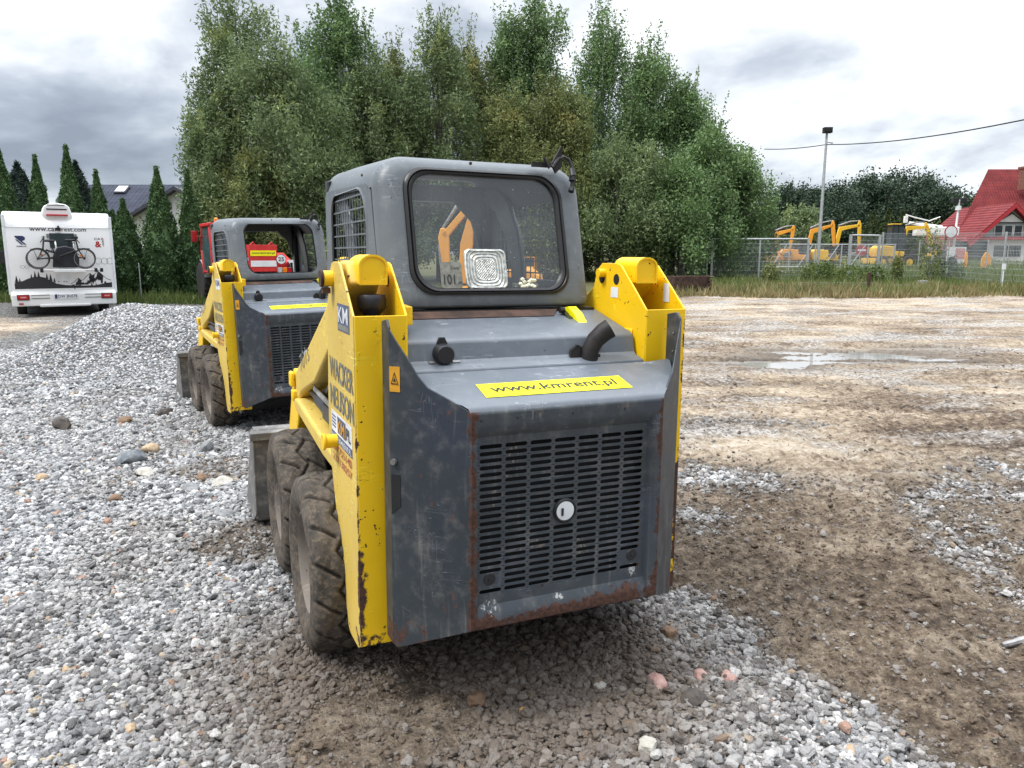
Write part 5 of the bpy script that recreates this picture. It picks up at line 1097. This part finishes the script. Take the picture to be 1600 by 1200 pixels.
    mt=[(1.36,.84),(1.45,.90),(1.50,.95),(1.55,1.0),(1.62,.93),(1.68,.97),(1.75,1.05),(1.83,1.12),(1.88,1.06),(1.94,1.10),(2.02,1.18),(2.08,1.12),(2.14,1.05),(2.22,.97),(2.32,.93)]
    b=B()
    for k in range(len(mt)-1):
        (x0,za),(x1,zb)=mt[k],mt[k+1]
        if k in (3,7,10) or k in(8,11): b.add([(x0,y-.001,za),(x1,y-.001,zb),(x1-.03,y-.001,zb-.16),(x0+.02,y-.001,max(.82,za-.24)),(x0-.04,y-.001,za-.12)],[(0,1,2,3,4)])
        b.tube([(x0,y,za),(x1,y,zb)],.006,4)
        for _ in range(3): xx=x0+q.random()*(x1-x0); zt=min(za,zb)-q.uniform(.02,.1); b.add([(xx,y-.001,zt),(xx+.03,y-.001,zt-.05),(xx+.01,y-.001,max(.82,zt-.12)),(xx-.03,y-.001,max(.83,zt-.08))],[(0,1,2,3)])
    b.obj('mountain_artwork',M['blk'],root,fix=False)
    b=B(); b.box((1.03,-.012,.86),(1.37,-.002,1.19)); dr=b.obj('service_hatch',M['whites'],root,bevel=.006)
    b=B(); [b.box((x,-.02,.90),(x+.03,-.012,.92)) for x in (1.08,1.20,1.26)]; split(b,'hatch_catch',M['dark'],dr)
    # rack
    b=B(); b.tube([(.72,-.30,1.22),(2.08,-.30,1.22)],.025,8); b.tube([(.72,-.20,1.20),(2.02,-.20,1.20)],.02,8); b.box((1.0,-.34,1.17),(1.72,0,1.20)); b.tube([(1.10,-.02,1.95),(1.10,-.22,1.86),(1.10,-.22,1.2)],.018,8); b.tube([(1.5,-.02,1.95),(1.5,-.22,1.86),(1.5,-.22,1.2)],.018,8); b.obj('bicycle_rack',M['white'],root)
    b=B(); [b.box((x,-.36,1.16),(x+.07,-.24,1.26)) for x in (.70,1.92,2.05)]; split(b,'rack_clamp',M['dark'],root,bevel=.01)
    # mirror, wheels, under floor
    b=B(); b.box((-.26,4.9,1.35),(-.05,5.0,1.72)); b.tube([(0,5.2,1.5),(-.15,4.98,1.5)],.03,8); b.obj('wing_mirror',M['black'],root,bevel=.03)
    for x in (.12,W-.34):
        for y0 in (1.3,5.6):
            b=B(); b.lathe([(.20,0),(.31,.0),(.33,.03),(.33,.19),(.31,.22),(.2,.22)],(x,y0,.33),'x',28,True); w_=b.obj('wheel',M['rubber2'],root); b=B(); b.lathe([(.19,.01),(.17,.06),(0,.06)],(x,y0,.33),'x',18,False); b.obj('rim',M['galv'],w_)
    b=B(); b.box((.1,.3,.34),(W-.1,6.6,.55)); b.tube([(1.6,.2,.36),(1.6,-.02,.35)],.03,8); b.obj('underbody',M['dark'],root)
    return o,ang
M['pinkl']=plain('pink_lamp_core',(.6,.25,.25),.2,0,.1); M['pblue']=plain('dark_blue_print',(.02,.035,.10),.4,0,.1)
M['rubber2']=plain('black_tyre_rubber',(.022,.021,.020),.8,0,.4,20,.5)
co,ca=camper()
def bicycle(loc,ang,label,flip=1,seed=0):
    root=empty('folding_bicycle',loc,rz=ang,label=label,cat='bicycle',group='black folding bicycles on the camper rack')
    for k,x in enumerate((-.52,.52)):
        b=B(); n=36; b.lathe([(.238,-.014),(.255,-.014),(.262,0),(.255,.014),(.238,.014),(.238,-.014)],(x,0,.262),'y',n,False); w_=b.obj('wheel',M['rubber2'],root)
        b=B(); b.lathe([(.226,-.01),(.238,-.01),(.238,.01),(.226,.01),(.226,-.01)],(x,0,.262),'y',n,False)
        for j in range(20): a=2*PI*j/20+seed; b.tube([(x+.02*math.cos(a),.012*(-1)**j,.262+.02*math.sin(a)),(x+.228*math.cos(a+.15),0,.262+.228*math.sin(a+.15))],.0016,3,False)
        b.obj('rim',M['steel'],w_); b=B(); b.lathe([(0,-.04),(.025,-.035),(.025,.035),(0,.04)],(x,0,.262),'y',10); b.obj('hub',M['dark'],w_)
    b=B(); b.tube([(-.52,-.02,.262),(-.10,-.02,.30),(.34,0,.47)],[.014,.024,.024],8); b.tube([(-.52,.02,.262),(-.16,0,.50)],.01,6); b.tube([(.52,0,.262),(.40,0,.50),(.36,0,.78)],[.012,.018,.018],8); b.tube([(-.10,0,.29),(-.20,0,.62),(-.22,0,.70)],[.018,.015,.015],8); b.tube([(-.52,0,.262),(-.10,0,.27)],.009,6); b.obj('frame',M['black'],root)
    b=B(); b.box((-.36,-.05,.69),(-.10,.05,.75)); b.obj('saddle',M['black'],root,bevel=.03)
    b=B(); b.tube([(.36,-.28,.80),(.36,.28,.80)],.013,8); b.box((.32,-.3,.77),(.40,-.16,.83)); b.tube([(.36,-.1,.78),(.44,-.12,.66)],.012,6); b.obj('handlebar',M['black'],root,bevel=.008)
    b=B(); b.lathe([(0,-.012),(.09,-.01),(.095,0),(.09,.01),(0,.012)],(-.10,-.06,.285),'y',20); b.tube([(-.10,-.08,.285),(-.03,-.09,.14)],.01,6); b.box((-.07,-.13,.12),(.02,-.08,.14)); b.obj('crank',M['dark'],root)
    b=B(); b.box((-.66,-.01,.50),(-.36,.01,.515)); b.tube([(-.6,0,.51),(-.52,0,.262)],.006,5); b.obj('luggage_rack',M['dark'],root)
    b=B(); b.lathe([(0,-.01),(.03,-.006),(.03,.006),(0,.01)],(.44,-.05,.34),'y',10); b.obj('reflector',M['orlt'],root)
    return root
def cw(x,y,z): return co+Matrix.Rotation(ca,3,'Z')@Vector((x,y,z))
bicycle(cw(1.19,-.30,1.24),ca,'outer black folding bicycle on the camper rack')
bicycle(cw(1.21,-.16,1.26),ca+PI,'inner black folding bicycle, behind the outer one on the camper rack',seed=.2)
b=B(); b.prism([(.98,1.28),(1.58,1.28),(1.60,1.50),(1.50,1.78),(1.30,1.84),(1.12,1.80),(1.02,1.60)],'y',-.27,-.18)
o=b.obj('black_bag',M['blackp'],bevel=.03); o.location=co; o.rotation_euler=(0,0,ca); tag(o,'bulky black bag strapped between the bicycles on the camper rack','bag')
# ---------------------------------------------------------------- houses
def tilemat(name,a,bc,axis=0,pitch=3.0):
    m,t=newmat(name); o=t.obj(); x,y,z=t.sep(o)
    w1=t.m('SINE',t.m('MULTIPLY',x,2*PI*4.0)); w2=t.m('FRACT',t.m('MULTIPLY',z,pitch)); n=t.noise(o,1.2,4,.6)
    c=t.mix(t.step(n,.3,.7),a,bc); c=t.mix(t.m('MULTIPLY',t.step(w2,.86,.98),.7),c,tuple(v*.35 for v in a))
    setp(t,c,.7,0,t.bump(t.m('ADD',t.m('MULTIPLY',w1,.5),w2),.8,.06),.25); return m
M['roofd']=tilemat('dark_blue_roof_tiles',(.028,.034,.055),(.050,.058,.085),pitch=4.2); M['roofr']=tilemat('red_roof_tiles',(.15,.018,.020),(.22,.030,.030),pitch=3.4)
M['wall']=plain('white_plaster',(.72,.72,.71),.85,0,.06,2,.3,40); M['wallg']=plain('grey_plaster',(.36,.41,.43),.85,0,.08,2,.3,40); M['brick']=plain('brown_brick',(.20,.085,.06),.85,0,.35,6,.5,20); M['chim']=plain('grey_brown_chimney_brick',(.22,.19,.18),.85,0,.3,9,.5,20); M['fascia']=plain('dark_fascia',(.05,.05,.07),.6); M['redtrim']=plain('red_fascia',(.38,.025,.035),.5)
# grey roofed house behind the hedge: ridge runs along x, gable at its right end
A=Vector((0,45,.42)); root=empty('dark_roofed_house',(tx(190,45),45,.42),label='house with dark blue tiled roof, skylight and white gable wall behind the thuja hedge',cat='house'); ox=tx(190,45)
rz=hz(288,47)-.42; xr=tx(287,45)-ox; xl=tx(88,45)-ox; ez=hz(352,45)-.42
b=B(); b.prism([(-.0,ez),(4.2,rz),(8.4,ez),(8.4,ez-.18),(4.2,rz-.2),(0,ez-.18)],'x',xl,xr); rf=b.obj('roof',M['roofd'],root)
gx0=tx(222,44)-ox; gxr=tx(300,44)-ox+2.0; gy=-3.0
# cross wing: gable facing the camera
px_=tx(292,42)-ox; pz=hz(296,42)-.42; hl=tx(222,42)-ox; zl=hz(336,42)-.42
b=B(); b.prism([(px_,pz-.12),(hl,zl-.12),(hl,0),(2*px_-hl,0),(2*px_-hl,zl-.12)],'y',gy,6); b.obj('gable_wall',M['wall'],root)
b=B(); b.prism([(px_,pz),(hl-.4,zl-.23),(hl-.4,zl-.42),(px_,pz-.2),(2*px_-hl+.4,zl-.42),(2*px_-hl+.4,zl-.23)],'y',gy-.45,6.2); b.obj('gable_roof',M['fascia'],root)
b=B(); b.box((xl+.3,.4,0),(xr-.2,8,ez-.12)); b.obj('wall',M['wall'],root)
b=B(); b.box((px_-.30,2.2,pz-1),(px_+.28,2.8,hz(273,46)-.42)); b.obj('chimney',M['chim'],rf,bevel=.02)
def onroof(px,py): # point of the front roof slope seen at that photo direction
    d=Vector(((px-800)/1185,1,(397-py)/1185)); k=(rz-ez)/4.2
    t=(1.62-.42-ez+k*45)/(k-d.z); return Vector((d.x*t-ox,t-45,ez+k*(t-45)))
c=onroof(208,302); sl_=(rz-ez)/4.2; b=B(); u=Vector((0,1,sl_)).normalized(); nn_=Vector((0,-sl_,1)).normalized(); q4=[c+Vector((sx*.36,0,0))+u*sy*.42+nn_*.03 for sx,sy in ((-1,-1),(1,-1),(1,1),(-1,1))]; b.sheet(q4,nn_*.09); sk_=b.obj('skylight',M['fascia'],rf); b=B(); b.sheet([c+(p-c)*.84+nn_*.12 for p in q4],nn_*.01); b.obj('skylight_glass',M['sky_glass'],sk_)
# corner of another house at the left edge
root=empty('white_house',(tx(-40,33),33,.2),label='corner of a white house with black eaves cut off by the left edge',cat='house')
b=B(); e=tx(4,33)-tx(-40,33); b.box((-6,0,0),(e-.35,.6,hz(270,33)-.2)); b.obj('wall',M['wall'],root); b=B(); z=hz(268,33)-.2; b.prism([(e+.25,z-.20),(e+.25,z+.05),(e-2.5,z+1.5),(e-6,z+1.5),(e-6,z-.20)],'y',-.6,.6); b.obj('roof',M['fascia'],root)
# red roofed house at right
Yh=70; zb=.8; H0=lambda py,Y=Yh:hz(py,Y)-zb; ox=tx(1560,Yh); root=empty('red_roofed_house',(ox,Yh,zb),label='white house with steep red tiled roof, brick chimney and front gable at the right edge',cat='house')
X=lambda px,Y=Yh:tx(px,Y)-ox
rzh=H0(270,74); eh=H0(378,Yh); b=B(); b.add([(X(1477,69),-1.0,eh-.1),(X(1740,69),-1.0,eh-.1),(X(1725,74),4.2,rzh),(X(1522,74),4.2,rzh),(X(1530,80),9.4,eh-.1),(X(1740,69),9.4,eh-.1)],[(0,1,2,3),(3,2,5,4)]); rf=b.obj('roof',M['roofr'],root)
b=B(); b.box((X(1492),.2,-.3),(X(1730),9,eh)); b.obj('wall',M['wall'],root)
gp=X(1567,66); gw=X(1618,66)-X(1567,66)+.35; gz=H0(322,66); ge=H0(374,66)
b=B(); b.prism([(gp,gz-.25),(gp-gw,ge),(gp-gw,-.3),(gp+gw,-.3),(gp+gw,ge)],'y',-3.4,3.0); b.obj('gable_wall',M['wallg'],root)
b=B(); b.prism([(gp,gz+.15),(gp-gw-.55,ge-.35),(gp-gw-.45,ge-.62),(gp,gz-.22),(gp+gw+.45,ge-.62),(gp+gw+.55,ge-.35)],'y',-4.1,4.2); b.obj('gable_roof',M['roofr'],root)
b=B(); b.prism([(gp,gz+.05),(gp-gw-.5,ge-.45),(gp-gw-.42,ge-.70),(gp,gz-.30),(gp+gw+.42,ge-.70),(gp+gw+.5,ge-.45)],'y',-4.16,-4.09); b.obj('gable_trim',M['redtrim'],root)
fy=-3.42
b=B(); b.prism([(gp-1.55,H0(350,66)),(gp+1.45,H0(350,66)),(gp-.0,H0(333,66)+.1)],'y',fy-.06,fy+.02); w_=b.obj('gable_window',M['fascia'],root); b=B(); b.prism([(gp-.95,H0(348,66)),(gp+1.15,H0(348,66)),(gp+.15,H0(336,66))],'y',fy-.09,fy-.05); b.obj('pane',M['sky_glass'],w_)
for px in (1552,1567,1582): b=B(); b.box((X(px,66)-.30,fy-.05,H0(368,66)),(X(px,66)+.30,fy+.05,H0(354,66))); w_=b.obj('window',M['dglass'],root); b=B(); b.box((X(px,66)-.38,fy-.03,H0(369,66)),(X(px,66)-.31,fy+.02,H0(353,66))); b.box((X(px,66)+.31,fy-.03,H0(369,66)),(X(px,66)+.38,fy+.02,H0(353,66))); b.obj('frame',M['wall'],w_)
b=B(); b.box((gp-gw-.3,fy-.5,H0(375,66)),(gp+gw+2,fy+.05,H0(371,66))); b.obj('balcony_trim',M['redtrim'],root)
b=B(); b.box((gp-gw-.1,fy-.08,-.3),(gp+gw+3,fy+.02,H0(376,66))); b.obj('ground_floor_wall',M['wall'],root)
for x0,x1 in ((1547,1568),(1570,1588)): b=B(); b.box((X(x0,66),fy-.14,H0(401,66)),(X(x1,66),fy-.07,H0(384,66))); b.obj('shop_window',M['dglass'],root)
b=B(); b.box((X(1487,67),-2.6,-.3),(X(1532,67),.1,H0(375,67))); b.obj('side_wall',M['brick'],root)
b=B(); b.box((X(1492,66),-3.9,.1),(X(1534,66),-2.7,H0(378,66))); b.obj('glass_annex',M['dglass'],root)
b=B(); b.box((X(1580,71),1.2,H0(300,71)),(X(1580,71)+1.05,2.2,H0(268,71))); b.box((X(1580,71)-.08,1.1,H0(268,71)),(X(1580,71)+1.13,2.3,H0(265,71))); b.obj('chimney',M['brick'],rf)
b=B(); b.box((-.7,-.05,0),(.7,.05,1.4)); o=b.obj('notice_board',M['whites']); o.location=(tx(1484,57),57,.75); tag(o,'white notice board with coloured poster near the red roofed house','board'); b=B(); b.box((-.1,-.07,.55),(.6,-.052,1.3)); b.obj('poster',M['pinkl'],o)
# ---------------------------------------------------------------- construction machines
def excavator(x,y,ang,mat,label,arm,scale=1.0,cabh=2.4,wheeled=False,cabmat='black',group='excavators in the machinery yard',boomw=.16):
    z=float(terrain(x,y,False)); root=empty('excavator',(x,y,z),rz=ang,label=label,cat='excavator',group=group); root.scale=(scale,)*3; m=M[mat]
    if wheeled:
        for sx in (-1.0,1.0):
            for sy in (-.85,.85): b=B(); b.lathe([(.2,-.14),(.42,-.14),(.46,-.1),(.46,.1),(.42,.14),(.2,.14)],(sx,sy,.46),'y',22); w_=b.obj('wheel',M['rubber2'],root); b=B(); b.lathe([(.24,-.15),(.2,-.1),(.2,.1),(.24,.15)],(sx,sy,.46),'y',16,True); b.obj('rim',m,w_)
        b=B(); b.box((-1.3,-.5,.40),(1.3,.5,.75)); b.box((-1.55,-.9,.35),(-1.42,.9,.75)); [b.box((-.35,sy,.30),(.35,sy+.25,.36+k*.0)) or b.box((-.38,sy-.0,.22+k*.22),(.38,sy+.22,.26+k*.22)) for k in range(3) for sy in (-1.05,.85)]; b.obj('undercarriage',m,root,bevel=.02)
        base=.85
    else:
        for sy in (-.68,.50):
            b=B(); b.prism([(-.95,.0),(.95,.0),(1.12,.12),(1.14,.30),(1.0,.44),(-1.0,.44),(-1.14,.30),(-1.12,.12)],'y',sy,sy+.28)
            for k in range(13): xx=-1.0+k*.166; b.box((xx-.03,sy-.005,-.012),(xx+.03,sy+.285,.0)); b.box((xx-.03,sy-.005,.44),(xx+.03,sy+.285,.452))
            b.obj('track',M['rubber2'],root,bevel=.02)
        b=B(); b.box((1.2,-.75,.05),(1.30,.75,.38)); b.box((.6,-.5,.15),(1.22,-.40,.30)); b.box((.6,.40,.15),(1.22,.5,.30)); b.box((-.6,-.42,.14),(.6,.42,.50)); b.obj('dozer_blade',m,root,bevel=.02)
        base=.52
    b=B(); b.prism([(-1.05,base),(.75,base),(.80,base+.35),(.1,base+.40),(.05,base+.72),(-.85,base+.78),(-1.08,base+.60),(-1.15,base+.3)],'y',-.66,.66); b.obj('house_body',m,root,bevel=.06,seg=3)
    c0,c1=base+.38,cabh
    b=B(); b.prism([(-.22,c0),(.72,c0),(.84,c0+.7),(.62,c1-.06),(-.18,c1-.06)],'y',-.60,.18); b.obj('cab_glass',M['dglass'],root,bevel=.03)
    b=B()
    for P0,P1 in (((.74,c0),(.86,c0+.7)),((.86,c0+.7),(.64,c1)),((-.24,c0),(-.2,c1)),((.25,c0),(.22,c1))):
        for sy in (-.61,.19): b.tube([(P0[0],sy,P0[1]),(P1[0],sy,P1[1])],.035,6)
    b.box((-.25,-.64,c1-.06),(.66,.22,c1+.02)); b.obj('cab_frame',M[cabmat],root)
    if wheeled: b=B(); b.box((-.2,-.5,c1+.02),(.5,.1,c1+.09)); b.obj('cab_roof_hatch',m,root,bevel=.02)
    # arm: list of joint points (x,z) boom foot, boom knee, boom tip, stick tip
    (f,k1,tp,st)=arm; yb=.36 if not wheeled else .42
    def link(P,wd,name,par=root):
        b=B(); L_=[];Rr=[]
        for i,(px,pz) in enumerate(P):
            a=P[max(0,i-1)];c=P[min(len(P)-1,i+1)]; dx,dz=c[0]-a[0],c[1]-a[1]; l=math.hypot(dx,dz); n_=(-dz/l,dx/l); L_.append((px+n_[0]*wd[i],pz+n_[1]*wd[i])); Rr.append((px-n_[0]*wd[i],pz-n_[1]*wd[i]))
        b.prism(L_+Rr[::-1],'y',yb-boomw*.5,yb+boomw*.5); return b.obj(name,m,par,bevel=.02)
    bo=link([f,((f[0]+k1[0])/2,(f[1]+k1[1])/2),k1,tp],[.10,.15,.17,.08],'boom')
    d=Vector((st[0]-tp[0],st[1]-tp[1])); back=(tp[0]-d.x*.18,tp[1]-d.y*.18); stk=link([back,tp,st],[.05,.13,.06],'stick')
    b=B(); b.tube([(f[0]+.3,yb,f[1]-.05),((k1[0]+f[0])/2+.35*(1 if k1[0]>f[0] else -1)*0,yb,(k1[1]+f[1])/2-.05)],.05,8); b.tube([(k1[0]-.15,yb,k1[1]+.22),((k1[0]+back[0])/2,yb,(k1[1]+back[1])/2+.22),(back[0],yb,back[1])],[.06,.05,.03],8); b.tube([(tp[0]+d.x*.15+.12,yb,tp[1]+d.y*.15),(tp[0]+d.x*.8+.12,yb,tp[1]+d.y*.8)],.045,8); b.obj('hydraulic_ram',M['steel'],root)
    b=B(); bx,bz=st; b.prism([(bx+.05,bz+.05),(bx-.15,bz-.10),(bx-.42,bz-.12),(bx-.50,bz-.30),(bx-.30,bz-.46),(bx-.02,bz-.42),(bx+.10,bz-.15)],'y',yb-.32,yb+.32); b.obj('bucket',m if wheeled else M['bucket'],root,bevel=.02)
    return root
arm1=((.85,.95),(1.05,2.45),(2.15,2.75),(2.0,1.2)); arm2=((.85,.95),(1.15,2.5),(2.5,2.9),(2.7,1.1)); arm3=((.85,.95),(1.2,2.75),(2.55,3.0),(2.65,1.2))
GE='excavators in the machinery yard'
excavator(tx(1215,57)-1.5,57,R(-12),'org','orange mini excavator left of the lamp post with folded boom',arm1,1.02,cabh=1.5)
excavator(tx(1275,57)-1.7,57.5,R(-6),'org','orange mini excavator directly right of the lamp post',arm2,1.08,cabh=1.5)
excavator(tx(1322,57)-1.6,58,R(0),'yelf','yellow mini excavator seen through the wicket gate',arm3,1.05,cabh=1.5)
excavator(tx(1380,56),56,R(6),'yelf','large yellow wheeled excavator with dark cab right of the wicket gate',((.95,1.35),(1.5,2.85),(3.0,2.95),(3.7,1.2)),1.02,cabh=3.05,wheeled=True)
excavator(tx(774,18),18.4,R(174),'org','orange excavator with raised boom seen through the near cab window',((.75,.95),(.51,2.78),(1.18,2.02),(1.08,.85)),1.0,cabh=2.35,cabmat='black',boomw=.11)
excavator(tx(824,36),36,R(75),'org','small orange excavator seen low through the right side of the near cab window',arm1,.62,cabh=2.0,cabmat='org')
# white boom machine
root=empty('boom_lift',(tx(1440,58),58,float(terrain(0,58))),label='white telescopic boom machine behind the fence left of the round sign',cat='boom lift')
b=B(); b.box((-1.2,-.4,2.35),(2.0,.2,3.0)); b.obj('telescopic_boom',M['white'],root,bevel=.05); b=B(); b.tube([(-1.9,0,3.9),(-1.2,0,3.7),(-.1,0,3.45),(.7,0,3.75)],.05,6); b.box((-2.0,-.1,3.3),(-1.75,.1,3.8)); b.tube([(-1.6,0,3.3),(.9,0,3.0)],.12,8); b.obj('jib',M['white'],root,bevel=.03)
b=B(); b.box((-1.0,-.8,.45),(1.6,.8,1.25)); [b.tube([(x,0,1.2),(x+.1,0,2.4)],.07,6) for x in (-.4,1.2)]; b.obj('chassis',M['dark'],root,bevel=.05)
for sx in (-.7,1.3):
    for sy in (-.9,.9): b=B(); b.lathe([(0,-.15),(.4,-.15),(.44,-.1),(.44,.1),(.4,.15),(0,.15)],(sx,sy,.44),'y',18); b.obj('wheel',M['rubber2'],root)
b=B(); b.box((-.6,-.05,1.2),(.0,.0,1.5)); b.obj('no_entry_sign',M['redlt']) if False else None
A=(tx(1336,52),52,float(terrain(0,52))); root=empty('no_entry_sign',A,label='red and white no entry sign on the inner gate',cat='sign'); b=B(); b.lathe([(0,0),(.38,0),(.38,.02),(0,.02)],(0,-.2,1.35),'y',24); b.obj('sign_plate',M['redlt'],root); b=B(); b.box((-.27,-.225,1.29),(.27,-.21,1.41)); b.obj('white_bar',M['whites'],root)
b=B(); b.tube([(0,0,0),(0,0,1.6)],.03,6); b.obj('sign_post',M['galv'],root)
for i,(px,lb) in enumerate([(1500,'slim orange and white warning beacon left of the orange drum'),(1531,'orange warning drum by the glass annex of the red roofed house')]):
    root=empty('warning_beacon',(tx(px,52),52,float(terrain(0,52))),label=lb,cat='beacon')
    b=B(); b.box((-.12-.15*i,-.08,.0),(.12+.15*i,.08,.12)); b.obj('foot',M['black'],root); b=B(); b.prism([(-.1-.2*i,.12),(.1+.2*i,.12),(.12+.24*i,.8),(.05,1.25),(-.1,1.2),(-.12-.2*i,.8)],'y',-.04,.04); b.obj('body',M['org'],root,bevel=.02)
A=(tx(1178,60),60,float(terrain(0,60))); root=empty('white_excavator',A,label='white machine with black folded canopy behind the left part of the sliding gate',cat='excavator')
b=B(); b.box((-1.6,-.6,.1),(1.2,.6,.45)); b.obj('undercarriage',M['red'],root,bevel=.05); b=B(); b.tube([(-1.2,0,.9),(-.9,0,2.3)],.08,6); b.tube([(-.3,0,.6),(-.1,0,2.2),(.4,0,1.9)],.1,6); b.box((-1.8,-.5,.45),(.2,.5,.75)); b.obj('body',M['white'],root,bevel=.04)
b=B(); b.prism([(.0,2.55),(.6,3.0),(1.1,3.15),(2.0,2.85),(2.3,2.45),(1.2,2.55)],'y',-.6,.6); b.tube([(1.2,0,.4),(1.2,0,2.6)],.06,6); b.obj('canopy',M['dark'],root,bevel=.03)
# ---------------------------------------------------------------- red telehandler behind the far loader
def telehandler():
    root=empty('telehandler',(tx(402,23.5),23.8,.05),rz=R(33),label='red telehandler with glazed cab standing behind the far loader',cat='telehandler')
    for sx in (-1.02,1.02):
        for sy in (-.2,2.5):
            b=B(); b.lathe([(.28,-.2),(.50,-.22),(.62,-.2),(.66,-.12),(.66,.12),(.62,.2),(.50,.22),(.28,.2)],(sx,sy,.66),'x',30)
            for k in range(22): a=2*PI*k/22; c_,s_=math.cos(a),math.sin(a); b.tube([(sx-.17,sy+.655*c_,.66+.655*s_),(sx,sy+.67*math.cos(a+.12),.66+.67*math.sin(a+.12)),(sx+.17,sy+.655*c_,.66+.655*s_)],.035,5)
            w_=b.obj('wheel',M['rubber2'],root); b=B(); b.lathe([(.30,-.19),(.25,-.10),(.0,-.08),(0,.08),(.25,.1),(.30,.19)],(sx,sy,.66),'x',18,False); b.obj('rim',M['red'],w_)
            b=B(); b.lathe([(.74,-.2),(.74,.2)],(sx,sy,.66),'x',26,False); vs_=[i for i,v in enumerate(b.v) if v[2]>.72]; b.f=[f for f in b.f if all(i in vs_ for i in f)]; b.m=b.m[:len(b.f)]; b.obj('mudguard',M['gryp'],root)
    b=B(); b.box((-.62,-.7,.55),(.62,3.1,1.0)); b.box((-.95,.5,.6),(.95,1.9,1.05)); b.obj('chassis',M['dark'],root,bevel=.05)
    b=B(); b.prism([(.55,1.0),(1.75,1.0),(1.95,1.7),(1.7,2.42),(.65,2.42),(.5,1.7)],'x',-1.22,-.50); b.obj('cab_glass',M['tealg'],root,bevel=.03)
    b=B()
    for sx in (-1.22,-.50):
        for P0,P1 in (((.55,.95),(.5,1.7)),((.5,1.7),(.65,2.45)),((1.75,.95),(1.95,1.7)),((1.95,1.7),(1.7,2.45)),((.55,1.02),(1.75,1.02))): b.tube([(sx,P0[0],P0[1]),(sx,P1[0],P1[1])],.042,6)
    b.box((-1.28,.55,2.42),(-.44,1.8,2.52)); b.box((-1.25,.5,.95),(-.47,.58,1.15)); b.obj('cab_frame',M['red'],root,bevel=.02)
    b=B(); b.lathe([(0,0),(.07,.01),(.07,.11),(.03,.15),(0,.16)],(-.97,.8,2.53),'z',12); b.obj('beacon',M['orlt'],root)
    b=B(); b.lathe([(0,0),(.11,0),(.10,.06),(0,.07)],(-.84,.52,2.40),'y',14); b.obj('cab_lamp',M['whites'],root)
    b=B(); b.tube([(-1.2,1.7,2.1),(-1.5,1.75,2.15)],.02,6); b.box((-1.55,1.72,1.95),(-1.36,1.78,2.30)); b.obj('wing_mirror',M['redlt'],root,bevel=.02)
    b=B(); b.prism([(-.60,1.15),(-.55,1.75),(-.1,1.82),(3.3,1.35),(3.3,1.05),(.0,1.25)],'x',-.22,.22); b.obj('boom',M['red'],root,bevel=.03)
    b=B(); b.box((-.42,-.72,1.05),(.42,-.2,1.85)); [b.tube([(x,-.6,1.85),(x+.1,-.6,1.93),(x+.15,-.6,1.85)],.02,6) for x in (-.35,.2)]; b.obj('boom_head',M['red'],root,bevel=.03)
    b=B(); b.box((-.38,-.735,1.52),(.38,-.722,1.68)); st=b.obj('url_sticker',M['ysign'],root); text('url_lettering','www.kmrent.pl',(-.34,-.736,1.56),(1,0,0),(0,0,1),.68,.08,M['blk'],st,bold=.02)
    b=B(); b.box((-.38,-.735,1.20),(.38,-.722,1.38)); b.obj('white_stripe',M['whites'],root)
    b=B(); b.prism([(-.45,1.0),(-.45,1.35),(.5,1.62),(2.2,1.62),(2.4,1.3),(2.4,1.0)],'x',.32,1.0); b.obj('engine_bonnet',M['red'],root,bevel=.06,seg=3)
    for x,mt in ((.40,'galv'),(.55,'orlt'),(.70,'redlt'),(-.75,'orlt'),(-.9,'redlt')): b=B(); b.box((x,-.80,1.02),(x+.13,-.72,1.17)); b.obj('tail_light',M[mt],root,bevel=.01)
    b=B(); b.prism([(-1.0,.70),(1.0,.70),(1.0,.98),(.8,1.0),(-.8,1.0),(-1.0,.98)],'y',-.80,-.70); b.obj('rear_bumper',M['gryp'],root,bevel=.03)
    for x,z in ((.47,1.42),(-.64,1.42)):
        b=B(); b.lathe([(0,0),(.15,0)],(x+.05,-.76,z),'y',24,False); sg=b.obj('speed_sign',M['whites'],root); b=B(); b.ring([(x+.05+.15*math.cos(a),-.765,z+.15*math.sin(a)) for a in [2*PI*k/24 for k in range(24)]],[(x+.05+.138*math.cos(a),-.765,z+.138*math.sin(a)) for a in [2*PI*k/24 for k in range(24)]],(0,.002,0)); b.obj('sign_rim',M['blk'],sg); text('sign_lettering','25',(x-.04,-.765,z-.06),(1,0,0),(0,0,1),.18,.12,M['blk'],sg,bold=.02)
M['gryp']=plain('grey_plastic',(.22,.23,.24),.6,0,.15); M['tealg']=plain('tinted_cab_glass',(.05,.09,.10),.08,0,.2,3,.02)
telehandler()
